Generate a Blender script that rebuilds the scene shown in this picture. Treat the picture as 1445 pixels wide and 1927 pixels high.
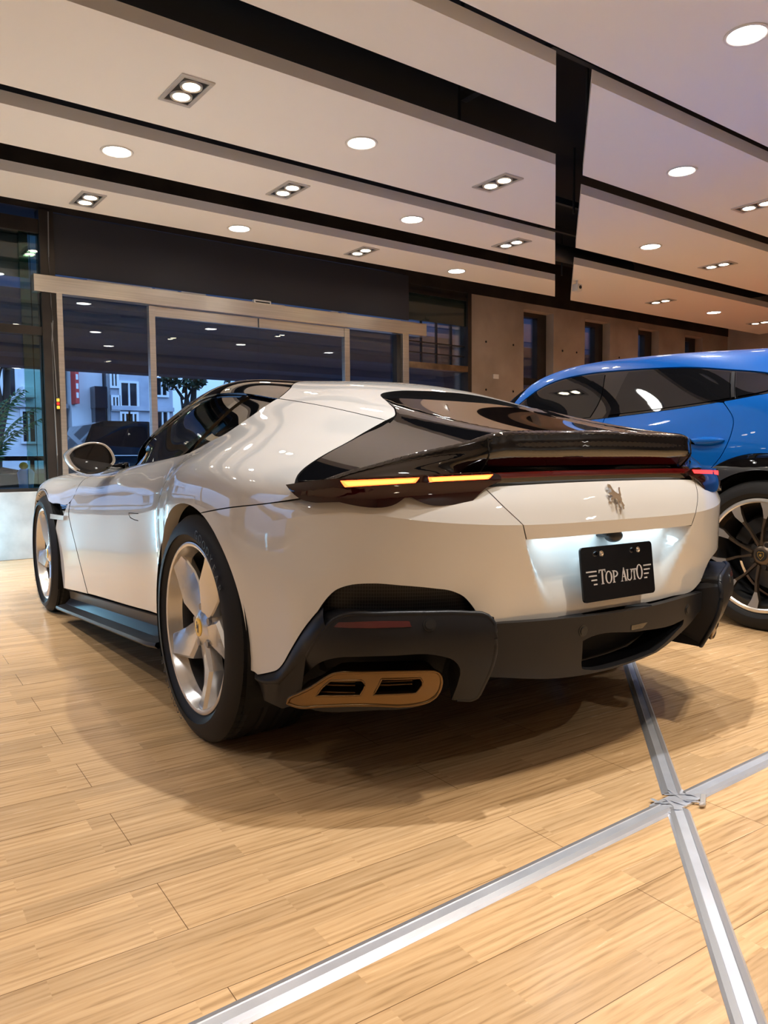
import bpy, bmesh, math, random
import numpy as np
from mathutils import Vector, Matrix
from mathutils.geometry import delaunay_2d_cdt
random.seed(7)
PI = math.pi
for o in list(bpy.data.objects): bpy.data.objects.remove(o)
scn = bpy.context.scene
COL = scn.collection
# ------------------------------------------------------------------ camera
yaw, pitch, roll = math.radians(53.0244), 0.0677542, -0.0086509
fw = Vector((math.cos(yaw)*math.cos(pitch), math.sin(yaw)*math.cos(pitch), -math.sin(pitch)))
rt = Vector((math.sin(yaw), -math.cos(yaw), 0))
up = rt.cross(fw)
r2 = rt*math.cos(roll)+up*math.sin(roll); u2 = -rt*math.sin(roll)+up*math.cos(roll)
cam = bpy.data.cameras.new('camera'); co = bpy.data.objects.new('camera', cam); COL.objects.link(co)
co.matrix_world = Matrix(((r2.x,u2.x,-fw.x,-1.973),(r2.y,u2.y,-fw.y,-2.337),(r2.z,u2.z,-fw.z,.926),(0,0,0,1)))
cam.sensor_fit = 'HORIZONTAL'; cam.sensor_width = 36; cam.lens = 36*1444.77/1445; cam.clip_start = .05
scn.camera = co
# ------------------------------------------------------------------ exposure, world, light strengths
scn.view_settings.view_transform = 'Standard'; scn.view_settings.look = 'None'
scn.view_settings.gamma = 1; scn.view_settings.use_curve_mapping = False
scn.view_settings.exposure = 0.25
ROUND_W = 112.0; TWIN_W = 140.0; ROUND_COL = (.97, .98, 1.0); TWIN_COL = (1.0, .88, .72); LENS_EMIT = 22.0
wd = bpy.data.worlds.new('dusk_sky'); scn.world = wd; wd.use_nodes = True
nt = wd.node_tree; nt.nodes.clear()
tc = nt.nodes.new('ShaderNodeTexCoord'); sp = nt.nodes.new('ShaderNodeSeparateXYZ'); rp = nt.nodes.new('ShaderNodeValToRGB')
bg = nt.nodes.new('ShaderNodeBackground'); wo = nt.nodes.new('ShaderNodeOutputWorld')
nt.links.new(tc.outputs['Generated'], sp.inputs[0]); nt.links.new(sp.outputs['Z'], rp.inputs[0])
nt.links.new(rp.outputs[0], bg.inputs[0]); nt.links.new(bg.outputs[0], wo.inputs[0])
e = rp.color_ramp.elements; e[0].position = .0; e[0].color = (.30,.52,.95,1); e[1].position = .45; e[1].color = (1.1,1.9,3.5,1)
bg.inputs[1].default_value = .95

def area_light(name, loc, rot, sx, sy, power, col, spread=PI):
    l = bpy.data.lights.new(name, 'AREA'); l.shape = 'RECTANGLE'; l.size = sx; l.size_y = sy; l.energy = power; l.color = col; l.spread = spread
    o = bpy.data.objects.new(name, l); COL.objects.link(o); o.location = loc; o.rotation_euler = rot; return o
# ------------------------------------------------------------------ materials
def mat(name, col, rough=.5, metal=0., coat=0., coat_rough=.03, spec=.5, emit=None, estr=0., trans=0., ior=1.45):
    m = bpy.data.materials.new(name); m.use_nodes = True
    b = m.node_tree.nodes['Principled BSDF']
    b.inputs['Base Color'].default_value = (*col, 1); b.inputs['Roughness'].default_value = rough
    b.inputs['Metallic'].default_value = metal; b.inputs['Coat Weight'].default_value = coat
    b.inputs['Coat Roughness'].default_value = coat_rough; b.inputs['Specular IOR Level'].default_value = spec
    b.inputs['IOR'].default_value = ior; b.inputs['Transmission Weight'].default_value = trans
    if emit: b.inputs['Emission Color'].default_value = (*emit, 1); b.inputs['Emission Strength'].default_value = estr
    return m
def nodes(m): return m.node_tree.nodes, m.node_tree.links, m.node_tree.nodes['Principled BSDF']
def noise_col(m, c0, c1, scale, detail=6, rough_var=None, stretch=(1,1,1), bump=0):
    N, L, b = nodes(m)
    t = N.new('ShaderNodeTexCoord'); mp = N.new('ShaderNodeMapping'); mp.inputs['Scale'].default_value = stretch
    n = N.new('ShaderNodeTexNoise'); n.inputs['Scale'].default_value = scale; n.inputs['Detail'].default_value = detail
    r = N.new('ShaderNodeValToRGB'); r.color_ramp.elements[0].color = (*c0,1); r.color_ramp.elements[1].color = (*c1,1)
    r.color_ramp.elements[0].position = .3; r.color_ramp.elements[1].position = .7
    L.new(t.outputs['Object'], mp.inputs[0]); L.new(mp.outputs[0], n.inputs[0]); L.new(n.outputs[0], r.inputs[0]); L.new(r.outputs[0], b.inputs['Base Color'])
    if bump:
        bp = N.new('ShaderNodeBump'); bp.inputs['Strength'].default_value = bump; bp.inputs['Distance'].default_value = .01
        L.new(n.outputs[0], bp.inputs['Height']); L.new(bp.outputs[0], b.inputs['Normal'])
    return m
def thin_glass(name, tint, boost=1.6, base=0.0):
    m = bpy.data.materials.new(name); m.use_nodes = True; N = m.node_tree.nodes; L = m.node_tree.links; N.clear()
    f = N.new('ShaderNodeFresnel'); f.inputs[0].default_value = 1.5
    mu = N.new('ShaderNodeMath'); mu.operation = 'MULTIPLY_ADD'; mu.inputs[1].default_value = boost; mu.inputs[2].default_value = base; mu.use_clamp = True
    tr = N.new('ShaderNodeBsdfTransparent'); tr.inputs[0].default_value = (*tint, 1)
    g = N.new('ShaderNodeBsdfGlossy'); g.inputs['Roughness'].default_value = .0; g.inputs['Color'].default_value = (1,1,1,1)
    mx = N.new('ShaderNodeMixShader'); o = N.new('ShaderNodeOutputMaterial')
    L.new(f.outputs[0], mu.inputs[0]); L.new(mu.outputs[0], mx.inputs[0]); L.new(tr.outputs[0], mx.inputs[1]); L.new(g.outputs[0], mx.inputs[2]); L.new(mx.outputs[0], o.inputs[0])
    return m
M = {}
M['white'] = mat('white_paint', (.60,.595,.58), .4, coat=1, coat_rough=.01, spec=.1)
M['blue'] = mat('blue_paint', (.001,.10,.43), .4, .0, coat=.7, coat_rough=.01, spec=.1)
for k_, v_ in (('white', 1.9), ('blue', 1.4)): M[k_].node_tree.nodes['Principled BSDF'].inputs['Coat IOR'].default_value = v_
M['gloss'] = mat('gloss_black', (.004,.004,.005), .02, coat=1, coat_rough=.0)
M['satin'] = mat('satin_black', (.013,.013,.015), .36, spec=.28)
M['dark'] = mat('dark_inner', (.006,.006,.007), .8)
M['liner'] = mat('wheel_well_felt', (.008,.008,.008), .95)
M['rubber'] = mat('tyre_rubber', (.010,.010,.011), .6, spec=.35)
M['rubber2'] = mat('tyre_lettering_rubber', (.004,.004,.004), .5)
M['alloy'] = mat('silver_alloy', (.60,.585,.57), .26, .75, coat=.6, coat_rough=.08)
M['alloy_dark'] = mat('dark_alloy_barrel', (.10,.10,.105), .4, .8)
M['bronze_alloy'] = mat('bronze_grey_alloy', (.13,.10,.075), .35, .85)
M['alloy_face'] = mat('machined_alloy', (.72,.70,.68), .28, .9)
M['chrome'] = mat('chrome', (.85,.85,.86), .06, 1)
M['steel'] = mat('brake_steel', (.25,.25,.26), .35, .9)
M['caliper'] = mat('caliper_black', (.015,.015,.016), .3)
M['yellow'] = mat('yellow_enamel', (.85,.50,.01), .25, coat=1)
M['gold'] = mat('gold_badge', (.75,.5,.12), .3, .9)
M['exh'] = mat('bronze_tailpipe', (.17,.105,.048), .30, .95)
M['lensred'] = mat('dark_red_lens', (.014,.001,.0012), .05, coat=1)
M['barred'] = mat('unlit_red_bar', (.09,.003,.004), .06, coat=1)
M['led'] = mat('lit_red_strip', (.3,.01,.0), .3, emit=(1.0,.065,.012), estr=9)
M['led2'] = mat('lit_red_lamp', (.3,.01,.0), .3, emit=(1.0,.03,.03), estr=3.0)
M['ledcore'] = mat('lit_amber_core', (.5,.1,.0), .3, emit=(1.0,.28,.03), estr=6)
M['refl'] = mat('dark_reflector', (.075,.017,.017), .25, coat=.4)
M['tint'] = thin_glass('tinted_car_glass', (.10,.13,.17), 1.3)
M['tint_dark'] = mat('privacy_glass', (.006,.006,.007), .02, coat=.3)
M['mirror'] = mat('mirror_glass', (.02,.02,.022), .02, .0, coat=1)
M['leather'] = mat('seat_leather', (.03,.03,.035), .5)
M['plate'] = mat('plate_black', (.003,.003,.004), .10, coat=.25, spec=.3)
M['letter'] = mat('plate_lettering_silver', (.62,.62,.66), .4, .3)
M['panel'] = mat('painted_ceiling_panel', (.88,.845,.80), .6)
M['black_ceiling'] = mat('black_ceiling', (.009,.011,.018), .8)
M['duct'] = mat('dark_grey_duct', (.03,.032,.036), .5)
M['trimring'] = mat('downlight_trim_white', (.75,.72,.68), .4)
M['silverframe'] = mat('downlight_frame_silver', (.62,.60,.58), .35, .5)
M['lens'] = mat('downlight_lens', (.9,.88,.85), .4, emit=(1,.96,.88), estr=LENS_EMIT)
M['lens_warm'] = mat('halogen_lens', (.9,.88,.85), .4, emit=(1,.86,.62), estr=LENS_EMIT)
M['concrete'] = noise_col(mat('fair_faced_concrete', (.3,.25,.2), .75), (.30,.25,.205), (.41,.35,.295), 2.2, 8, bump=.08)
M['lowconc'] = noise_col(mat('pale_concrete', (.5,.5,.5), .7), (.40,.40,.40), (.58,.58,.57), 5, 8, bump=.08)
M['whitewall'] = mat('white_painted_wall', (.62,.60,.57), .7)
M['greywall'] = mat('grey_painted_wall', (.45,.435,.41), .7)
M['duskglass'] = thin_glass('tinted_shop_glass', (.75,.82,.86), 1.0)
M['fascia'] = mat('charcoal_fascia_board', (.036,.037,.046), .55)
M['bronze'] = noise_col(mat('dark_bronze_frame', (.05,.04,.035), .45, .5), (.035,.03,.028), (.06,.05,.043), 3, 3)
M['stainless'] = noise_col(mat('brushed_stainless', (.6,.56,.5), .28, .9), (.60,.54,.46), (.74,.67,.58), 1.5, 3, stretch=(1,1,60))
M['rust'] = noise_col(mat('weathered_bronze_transom', (.2,.12,.07), .4, .6), (.10,.065,.04), (.28,.18,.10), 6, 6)
M['alu'] = noise_col(mat('aluminium_cover_strip', (.62,.63,.66), .33, .65), (.64,.67,.74), (.80,.83,.90), 8, 6, stretch=(1,1,1))
M['alu2'] = mat('aluminium_side_groove', (.42,.42,.44), .4, .65)
M['glass'] = thin_glass('clear_shop_glass', (.88,.94,.97), .8, .0)
M['greenglass'] = thin_glass('green_edge_glass', (.55,.74,.66), 1.5, .0)
M['plastic_w'] = mat('white_plastic', (.75,.74,.72), .4)
M['plastic_b'] = mat('black_plastic', (.012,.012,.013), .4)
M['cable'] = mat('grey_cable', (.25,.24,.23), .5)
M['amber'] = mat('amber_button', (.8,.45,.05), .4, emit=(1,.5,.06), estr=.6)
M['redbtn'] = mat('red_button', (.6,.03,.02), .4, emit=(1,.04,.02), estr=.4)

def wood_floor():
    m = mat('oak_laminate', (.5,.33,.17), .32); N, L, b = nodes(m)
    t = N.new('ShaderNodeTexCoord'); mp = N.new('ShaderNodeMapping'); mp.inputs['Rotation'].default_value = (0,0,math.radians(3.43))
    L.new(t.outputs['Object'], mp.inputs[0])
    def brick(w, h, off, mortar, seedcol):
        br = N.new('ShaderNodeTexBrick'); br.inputs['Scale'].default_value = 1; br.inputs['Brick Width'].default_value = w; br.inputs['Row Height'].default_value = h
        br.offset = off; br.offset_frequency = 2; br.inputs['Mortar Size'].default_value = mortar; br.inputs['Mortar Smooth'].default_value = .1; br.inputs['Bias'].default_value = 0
        br.inputs['Color1'].default_value = (0,0,0,1); br.inputs['Color2'].default_value = (1,1,1,1); br.inputs['Mortar'].default_value = (.5,.5,.5,1)
        L.new(mp.outputs[0], br.inputs[0]); return br
    pl = brick(1.35, .2025, .37, .0009, 0); st = brick(.47, .0675, .43, .0, 1)
    # grain: noise stretched along the strip, shifted per strip
    cmb = N.new('ShaderNodeVectorMath'); cmb.operation = 'ADD'
    sc = N.new('ShaderNodeVectorMath'); sc.operation = 'SCALE'; sc.inputs['Scale'].default_value = 37.0
    L.new(st.outputs['Color'], sc.inputs[0]); L.new(mp.outputs[0], cmb.inputs[0]); L.new(sc.outputs[0], cmb.inputs[1])
    gm = N.new('ShaderNodeMapping'); gm.inputs['Scale'].default_value = (2.6, 52, 1); L.new(cmb.outputs[0], gm.inputs[0])
    g1 = N.new('ShaderNodeTexNoise'); g1.inputs['Scale'].default_value = 1.6; g1.inputs['Detail'].default_value = 8; g1.inputs['Roughness'].default_value = .62; g1.inputs['Distortion'].default_value = .45
    L.new(gm.outputs[0], g1.inputs[0])
    gm2 = N.new('ShaderNodeMapping'); gm2.inputs['Scale'].default_value = (1.1, 9, 1); L.new(cmb.outputs[0], gm2.inputs[0])
    wv = N.new('ShaderNodeTexWave'); wv.wave_type = 'RINGS'; wv.inputs['Scale'].default_value = 1.7; wv.inputs['Distortion'].default_value = 9; wv.inputs['Detail'].default_value = 4; wv.inputs['Detail Scale'].default_value = 1.6
    L.new(gm2.outputs[0], wv.inputs[0])
    mixg = N.new('ShaderNodeMath'); mixg.operation = 'MULTIPLY_ADD'; mixg.inputs[1].default_value = .20; L.new(wv.outputs['Fac'], mixg.inputs[0]); L.new(g1.outputs[0], mixg.inputs[2])
    rp = N.new('ShaderNodeValToRGB'); el = rp.color_ramp.elements
    el[0].position = .30; el[0].color = (.34,.205,.095,1); el[1].position = .85; el[1].color = (.64,.43,.235,1)
    k = el.new(.55); k.color = (.55,.355,.18,1)
    L.new(mixg.outputs[0], rp.inputs[0])
    hv = N.new('ShaderNodeHueSaturation'); vr = N.new('ShaderNodeMapRange'); vr.inputs['To Min'].default_value = .86; vr.inputs['To Max'].default_value = 1.10
    sep = N.new('ShaderNodeSeparateColor'); L.new(st.outputs['Color'], sep.inputs[0]); L.new(sep.outputs[0], vr.inputs[0]); L.new(vr.outputs[0], hv.inputs['Value']); L.new(rp.outputs[0], hv.inputs['Color'])
    mx = N.new('ShaderNodeMixRGB'); mx.inputs[2].default_value = (.16,.085,.035,1); L.new(pl.outputs['Fac'], mx.inputs[0]); L.new(hv.outputs[0], mx.inputs[1])
    L.new(mx.outputs[0], b.inputs['Base Color'])
    rr = N.new('ShaderNodeMapRange'); rr.inputs['To Min'].default_value = .18; rr.inputs['To Max'].default_value = .32; L.new(g1.outputs[0], rr.inputs[0]); L.new(rr.outputs[0], b.inputs['Roughness'])
    bp = N.new('ShaderNodeBump'); bp.inputs['Strength'].default_value = .12; bp.inputs['Distance'].default_value = .002; L.new(g1.outputs[0], bp.inputs['Height']); L.new(bp.outputs[0], b.inputs['Normal'])
    return m
M['wood'] = wood_floor()
# hexagon mesh look for the grille: voronoi cells in a dark surface
def grille_mat():
    m = mat('honeycomb_mesh', (.01,.01,.011), .45); N, L, b = nodes(m)
    t0 = N.new('ShaderNodeTexCoord'); t = N.new('ShaderNodeMapping'); t.inputs['Scale'].default_value = (.0, 1, .62); L.new(t0.outputs['Object'], t.inputs[0]); v = N.new('ShaderNodeTexVoronoi'); v.feature = 'DISTANCE_TO_EDGE'; v.inputs['Scale'].default_value = 170; v.inputs['Randomness'].default_value = .0
    r = N.new('ShaderNodeValToRGB'); r.color_ramp.elements[0].position = .08; r.color_ramp.elements[0].color = (.03,.03,.033,1); r.color_ramp.elements[1].position = .16; r.color_ramp.elements[1].color = (.0015,.0015,.002,1)
    L.new(t.outputs[0], v.inputs[0]); L.new(v.outputs['Distance'], r.inputs[0]); L.new(r.outputs[0], b.inputs['Base Color']); return m
M['mesh'] = grille_mat()

# ------------------------------------------------------------------ object helpers
def put(name, me, material, parent=None, loc=None, rot=None):
    o = bpy.data.objects.new(name, me); COL.objects.link(o)
    for m in (material if isinstance(material, (list, tuple)) else [material]): me.materials.append(m)
    if parent: o.parent = parent
    if loc is not None: o.location = loc
    if rot is not None: o.rotation_euler = rot
    return o
def tag(o, label=None, cat=None, group=None, kind=None):
    if label: o['label'] = label
    if cat: o['category'] = cat
    if group: o['group'] = group
    if kind: o['kind'] = kind
    return o
def empty(name, loc=(0,0,0), rz=0, **k):
    o = bpy.data.objects.new(name, None); COL.objects.link(o); o.location = loc; o.rotation_euler = (0,0,rz); o.empty_display_size = .1
    return tag(o, **k)
class MB:
    """a bmesh that collects shapes and becomes ONE mesh object"""
    def __init__(s): s.bm = bmesh.new()
    def box(s, lo, hi, bev=0, mt=0, rot=None, seg=2):
        lo = Vector(lo); hi = Vector(hi); c = (lo+hi)/2; d = hi-lo
        r = bmesh.ops.create_cube(s.bm, size=1); vs = r['verts']
        for v in vs: v.co = Vector((v.co.x*d.x, v.co.y*d.y, v.co.z*d.z))
        if bev:
            es = list({e for v in vs for e in v.link_edges})
            rb = bmesh.ops.bevel(s.bm, geom=es, offset=bev, segments=seg, profile=.5, affect='EDGES'); vs = list({v for f in rb['faces'] for v in f.verts} | {v for v in vs if v.is_valid})
        for v in vs: v.co = (rot @ v.co if rot else v.co) + c
        for f in {f for v in vs for f in v.link_faces}: f.material_index = mt
        return s
    def cyl(s, a, b, r, r2=None, n=24, mt=0, cap=True):
        a = Vector(a); b = Vector(b); d = b-a; q = d.to_track_quat('Z','Y').to_matrix()
        rr = bmesh.ops.create_cone(s.bm, cap_ends=cap, segments=n, radius1=r, radius2=r if r2 is None else r2, depth=d.length)
        for v in rr['verts']: v.co = q @ v.co + (a+b)/2
        for f in {f for v in rr['verts'] for f in v.link_faces}: f.material_index = mt
        return s
    def ball(s, c, r, sc=(1,1,1), n=16, mt=0):
        rr = bmesh.ops.create_uvsphere(s.bm, u_segments=n, v_segments=n//2+2, radius=r)
        for v in rr['verts']: v.co = Vector((v.co.x*sc[0], v.co.y*sc[1], v.co.z*sc[2]))+Vector(c)
        for f in {f for v in rr['verts'] for f in v.link_faces}: f.material_index = mt
        return s
    def tube(s, pts, r, n=8, mt=0):
        pts = [Vector(p) for p in pts]; rings = []
        for i, p in enumerate(pts):
            d = (pts[min(i+1,len(pts)-1)]-pts[max(i-1,0)]).normalized(); q = d.to_track_quat('Z','Y').to_matrix()
            ri = r[i] if isinstance(r, (list, tuple)) else r
            rings.append([s.bm.verts.new(p+q@Vector((ri*math.cos(2*PI*k/n), ri*math.sin(2*PI*k/n), 0))) for k in range(n)])
        for a, b in zip(rings, rings[1:]):
            for k in range(n): f = s.bm.faces.new((a[k],a[(k+1)%n],b[(k+1)%n],b[k])); f.material_index = mt
        for rg in (rings[0][::-1], rings[-1]): s.bm.faces.new(rg).material_index = mt
        return s
    def quad(s, *p, mt=0):
        f = s.bm.faces.new([s.bm.verts.new(x) for x in p]); f.material_index = mt; return s
    def lathe(s, prof, n=72, axis='y', mt=0, c=(0,0,0), a0=0, a1=2*PI):
        full = abs(a1-a0-2*PI) < 1e-6; m = n if full else n+1; rings = []
        for k in range(m):
            a = a0+(a1-a0)*k/n
            ring = []
            for r, h in prof:
                p = (r*math.cos(a), h, r*math.sin(a)) if axis == 'y' else (r*math.cos(a), r*math.sin(a), h)
                ring.append(s.bm.verts.new(Vector(p)+Vector(c)))
            rings.append(ring)
        for k in range(n):
            a, b = rings[k], rings[(k+1) % m]
            for i in range(len(prof)-1): f = s.bm.faces.new((a[i],a[i+1],b[i+1],b[i])); f.material_index = mt
        return s
    def prism(s, poly, d, O=(0,0,0), U=(1,0,0), V=(0,1,0), mt=0):
        """polygon (2D) in the plane O,U,V extruded by vector d"""
        O, U, V, d = Vector(O), Vector(U), Vector(V), Vector(d)
        a = [s.bm.verts.new(O+U*x+V*y) for x, y in poly]; b = [s.bm.verts.new(v.co+d) for v in a]
        n = len(a); s.bm.faces.new(a).material_index = mt; s.bm.faces.new(b[::-1]).material_index = mt
        for i in range(n): s.bm.faces.new((a[i], b[i], b[(i+1)%n], a[(i+1)%n])).material_index = mt
        return s
    def mesh(s, smooth=None, name='m'):
        bmesh.ops.recalc_face_normals(s.bm, faces=s.bm.faces[:])
        me = bpy.data.meshes.new(name); s.bm.to_mesh(me); s.bm.free()
        if smooth is not None:
            for p in me.polygons: p.use_smooth = True
            me.set_sharp_from_angle(angle=math.radians(smooth))
        return me
    def build(s, name, material, parent=None, smooth=None, **k): return put(name, s.mesh(smooth, name), material, parent, **k)
def copy_tree(o, parent=None):
    c = o.copy(); COL.objects.link(c)
    if parent: c.parent = parent
    for ch in list(o.children): copy_tree(ch, c)
    return c
# ------------------------------------------------------------------ body surfaces of the white coupe (x forward from the rear axle, y left, z up)
def ncs(t,Y):
    """natural cubic spline through knots t (n), values Y (n,k); returns evaluator"""
    t=np.asarray(t,float);Y=np.asarray(Y,float);n=len(t);h=np.diff(t)
    A=np.zeros((n,n));B=np.zeros((n,Y.shape[1]));A[0,0]=A[-1,-1]=1
    for i in range(1,n-1):
        A[i,i-1]=h[i-1];A[i,i]=2*(h[i-1]+h[i]);A[i,i+1]=h[i]
        B[i]=6*((Y[i+1]-Y[i])/h[i]-(Y[i]-Y[i-1])/h[i-1])
    M=np.linalg.solve(A,B)
    def ev(x):
        x=np.atleast_1d(np.asarray(x,float));i=np.clip(np.searchsorted(t,x)-1,0,n-2)
        a=(t[i+1]-x)[:,None];b=(x-t[i])[:,None];hh=h[i][:,None]
        return M[i]*a**3/(6*hh)+M[i+1]*b**3/(6*hh)+(Y[i]/hh-M[i]*hh/6)*a+(Y[i+1]/hh-M[i+1]*hh/6)*b
    return ev
class Grid:
    """tensor natural-cubic surface through G[i][j]=(x,y,z); mv / mu: the last row / first column lies on y=0 and is continued by its mirror"""
    def __init__(s,u,v,G,mv=False,mu=False):
        u=list(u);v=list(v);G=np.array(G,float);f=np.array([1,-1,1.])
        s.lim=(u[0],u[-1],v[0],v[-1])
        if mv:
            m=len(v)
            for k in (2,3): v.append(2*v[m-1]-v[m-k]);G=np.concatenate([G,G[:,[m-k]]*f],1)
        if mu:
            n=len(u)
            u=[2*u[0]-u[k] for k in range(n-1,0,-1)]+u;G=np.concatenate([G[:0:-1]*f,G],0)
            s.lim=(u[0],u[-1],s.lim[2],s.lim[3])
        s.u=np.array(u);s.v=np.array(v);n,m,_=G.shape;s.m=m;s.G=G
        s.eu=ncs(s.u,G.reshape(n,m*3));s.bv=ncs(s.v,np.eye(m))
    def __call__(s,U,V):
        U=np.atleast_1d(np.asarray(U,float));V=np.atleast_1d(np.asarray(V,float))
        return np.einsum('nm,nmk->nk',s.bv(V),s.eu(U).reshape(len(U),s.m,3))
    def nrm(s,U,V,e=2e-3):
        U=np.atleast_1d(np.asarray(U,float));V=np.atleast_1d(np.asarray(V,float))
        N=np.cross(s(U+e,V)-s(U-e,V),s(U,V+e)-s(U,V-e));return N/np.maximum(np.linalg.norm(N,axis=1),1e-12)[:,None]
X=[-.92,-.75,-.55,-.4,-.2,0,.2,.45,.8,1.2,1.6,1.9,2.3,2.7,3.1,3.45,3.7]
# rows: (y list),(z list)
ROW=[
 ([.68,.80,.905,.952,.962,.965,.955,.935,.925,.925,.925,.93,.94,.96,.93,.84,.68],[.30,.30,.30,.31,.32,.33,.335,.333,.306,.275,.243,.22,.188,.18,.18,.18,.18]),
 ([0.69,0.81,0.915,0.96,0.975,0.98,0.972,0.94,0.93,0.93,0.935,0.94,0.95,0.985,0.95,0.87,0.72],[0.5,0.5,0.5,0.5,0.5,0.5,0.5,0.5,0.49,0.48,0.47,0.46,0.45,0.45,0.45,0.43,0.4]),
 ([0.69,0.81,0.915,0.962,0.983,0.988,0.98,0.942,0.926,0.925,0.93,0.935,0.952,0.985,0.95,0.86,0.71],[0.68,0.68,0.68,0.68,0.68,0.68,0.68,0.67,0.66,0.65,0.645,0.64,0.635,0.63,0.61,0.57,0.52]),
 ([0.685,0.805,0.905,0.955,0.98,0.987,0.975,0.932,0.91,0.905,0.905,0.905,0.918,0.945,0.905,0.78,0.62],[0.8,0.8,0.8,0.8,0.8,0.8,0.8,0.79,0.785,0.78,0.775,0.775,0.77,0.775,0.765,0.67,0.585]),
 ([0.63,0.76,0.865,0.918,0.953,0.962,0.942,0.887,0.868,0.862,0.85,0.845,0.83,0.81,0.79,0.7,0.5],[0.885,0.88,0.88,0.887,0.895,0.895,0.895,0.89,0.88,0.866,0.848,0.842,0.838,0.84,0.835,0.765,0.635]),
 ([0.52,0.64,0.75,0.81,0.855,0.87,0.852,0.828,0.806,0.79,0.755,0.74,0.72,0.68,0.62,0.52,0.38],[0.925,0.925,0.935,0.95,0.968,0.972,0.965,0.95,0.932,0.912,0.892,0.872,0.868,0.865,0.852,0.75,0.65]),
 ([0.46,0.53,0.61,0.67,0.725,0.75,0.765,0.795,0.785,0.768,0.715,0.66,0.62,0.58,0.52,0.43,0.3],[0.955,0.965,0.975,0.995,1.028,1.04,1.03,0.978,0.948,0.926,0.905,0.885,0.88,0.875,0.845,0.76,0.66]),
 ([0.42,0.47,0.51,0.55,0.605,0.645,0.67,0.695,0.7,0.71,0.68,0.6,0.53,0.49,0.44,0.36,0.25],[0.975,0.99,1.003,1.033,1.078,1.105,1.115,1.095,1.07,1.02,0.94,0.893,0.885,0.88,0.85,0.765,0.665]),
 ([0.36,0.39,0.41,0.44,0.49,0.535,0.56,0.575,0.59,0.62,0.665,0.56,0.45,0.41,0.36,0.29,0.2],[0.99,1.012,1.037,1.068,1.112,1.15,1.18,1.215,1.225,1.145,0.985,0.905,0.888,0.883,0.853,0.768,0.668]),
 ([0.2,0.21,0.22,0.24,0.275,0.31,0.33,0.34,0.34,0.35,0.38,0.35,0.27,0.23,0.2,0.16,0.1],[0.995,1.022,1.055,1.092,1.138,1.188,1.228,1.26,1.28,1.21,1.045,0.92,0.892,0.887,0.857,0.772,0.67]),
 ([0,0,0,0,0,0,0,0,0,0,0,0,0,0,0,0,0],[1.0,1.025,1.063,1.1,1.148,1.2,1.243,1.275,1.29,1.235,1.07,0.94,0.895,0.89,0.86,0.775,0.672]),
]
V_A=[0,.18,.36,.48,.59,.70,.82,.95,1.09,1.33,1.66]
A=Grid(X,V_A,[[(X[i],ROW[j][0][i],ROW[j][1][i]) for j in range(11)] for i in range(17)],mv=True)
# rear bumper, columns from the centre line round the corner to the wheel
S=[0,.2,.385,.56,.72,.86,1.0,1.145,1.27,1.45,1.65]
XY3=[(-.955,0),(-.953,.2),(-.942,.385),(-.90,.55),(-.83,.69),(-.74,.80),(-.63,.88),(-.50,.933),(-.38,.962),(-.2,.98),(0,.987)]
Z3=[.745,.745,.748,.757,.773,.790,.778,.757,.737,.71,.68]
XY2=[(-.94,0),(-.938,.2),(-.928,.385),(-.89,.55),(-.825,.69),(-.74,.805),(-.63,.885),(-.50,.938),(-.38,.966),(-.2,.983),(0,.988)]
Z2=[.65]*11
XY1=[(-.925,0),(-.922,.2),(-.912,.385),(-.88,.55),(-.82,.69),(-.74,.80),(-.64,.88),(-.51,.935),(-.39,.963),(-.2,.977),(0,.982)]
Z1=[.56,.56,.56,.55,.54,.52,.50,.48,.48,.48,.48]
XY0=[(-.915,0),(-.912,.2),(-.90,.385),(-.87,.55),(-.81,.69),(-.735,.79),(-.64,.87),(-.525,.922),(-.41,.955),(-.2,.965),(0,.97)]
Z0=[.44,.44,.44,.42,.39,.35,.31,.29,.28,.28,.28]
def ay(x,z):
    v=np.linspace(0,.75,200);P=A(np.full(200,x),v);return float(np.interp(z,P[:,2],P[:,1]))
def fixA(XY,Z):
    for i in range(7,len(XY)): XY[i]=(XY[i][0],ay(XY[i][0],max(Z[i],.30)))
def G(*rows): return [[(r[0][i][0],r[0][i][1],r[1][i]) for r in rows] for i in range(len(rows[0][1]))]
for _xy,_z in ((XY0,Z0),(XY1,Z1),(XY2,Z2),(XY3,Z3)): fixA(_xy,_z)
B=Grid(S,[0,.12,.22,.32],G((XY0,Z0),(XY1,Z1),(XY2,Z2),(XY3,Z3)),mu=True)
XYT=[(-.91,0),(-.908,.2),(-.893,.385),(-.85,.55),(-.78,.69),(-.70,.79),(-.60,.865),(-.485,.918),(-.37,.95),(-.2,.98),(0,.985)]
ZT=[.858,.857,.853,.848,.843,.836,.822,.805,.793,.772,.745]
fixA(XYT,ZT)
XYM=[((a[0]+b[0])/2-.003,(a[1]+b[1])/2+.003) for a,b in zip(XY3,XYT)]
ZM=[(a+b)/2+.004 for a,b in zip(Z3,ZT)]
fixA(XYM,ZM)
SH=Grid(S,[0,.06,.12],G((XY3,Z3),(XYM,ZM),(XYT,ZT)),mu=True)
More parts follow.
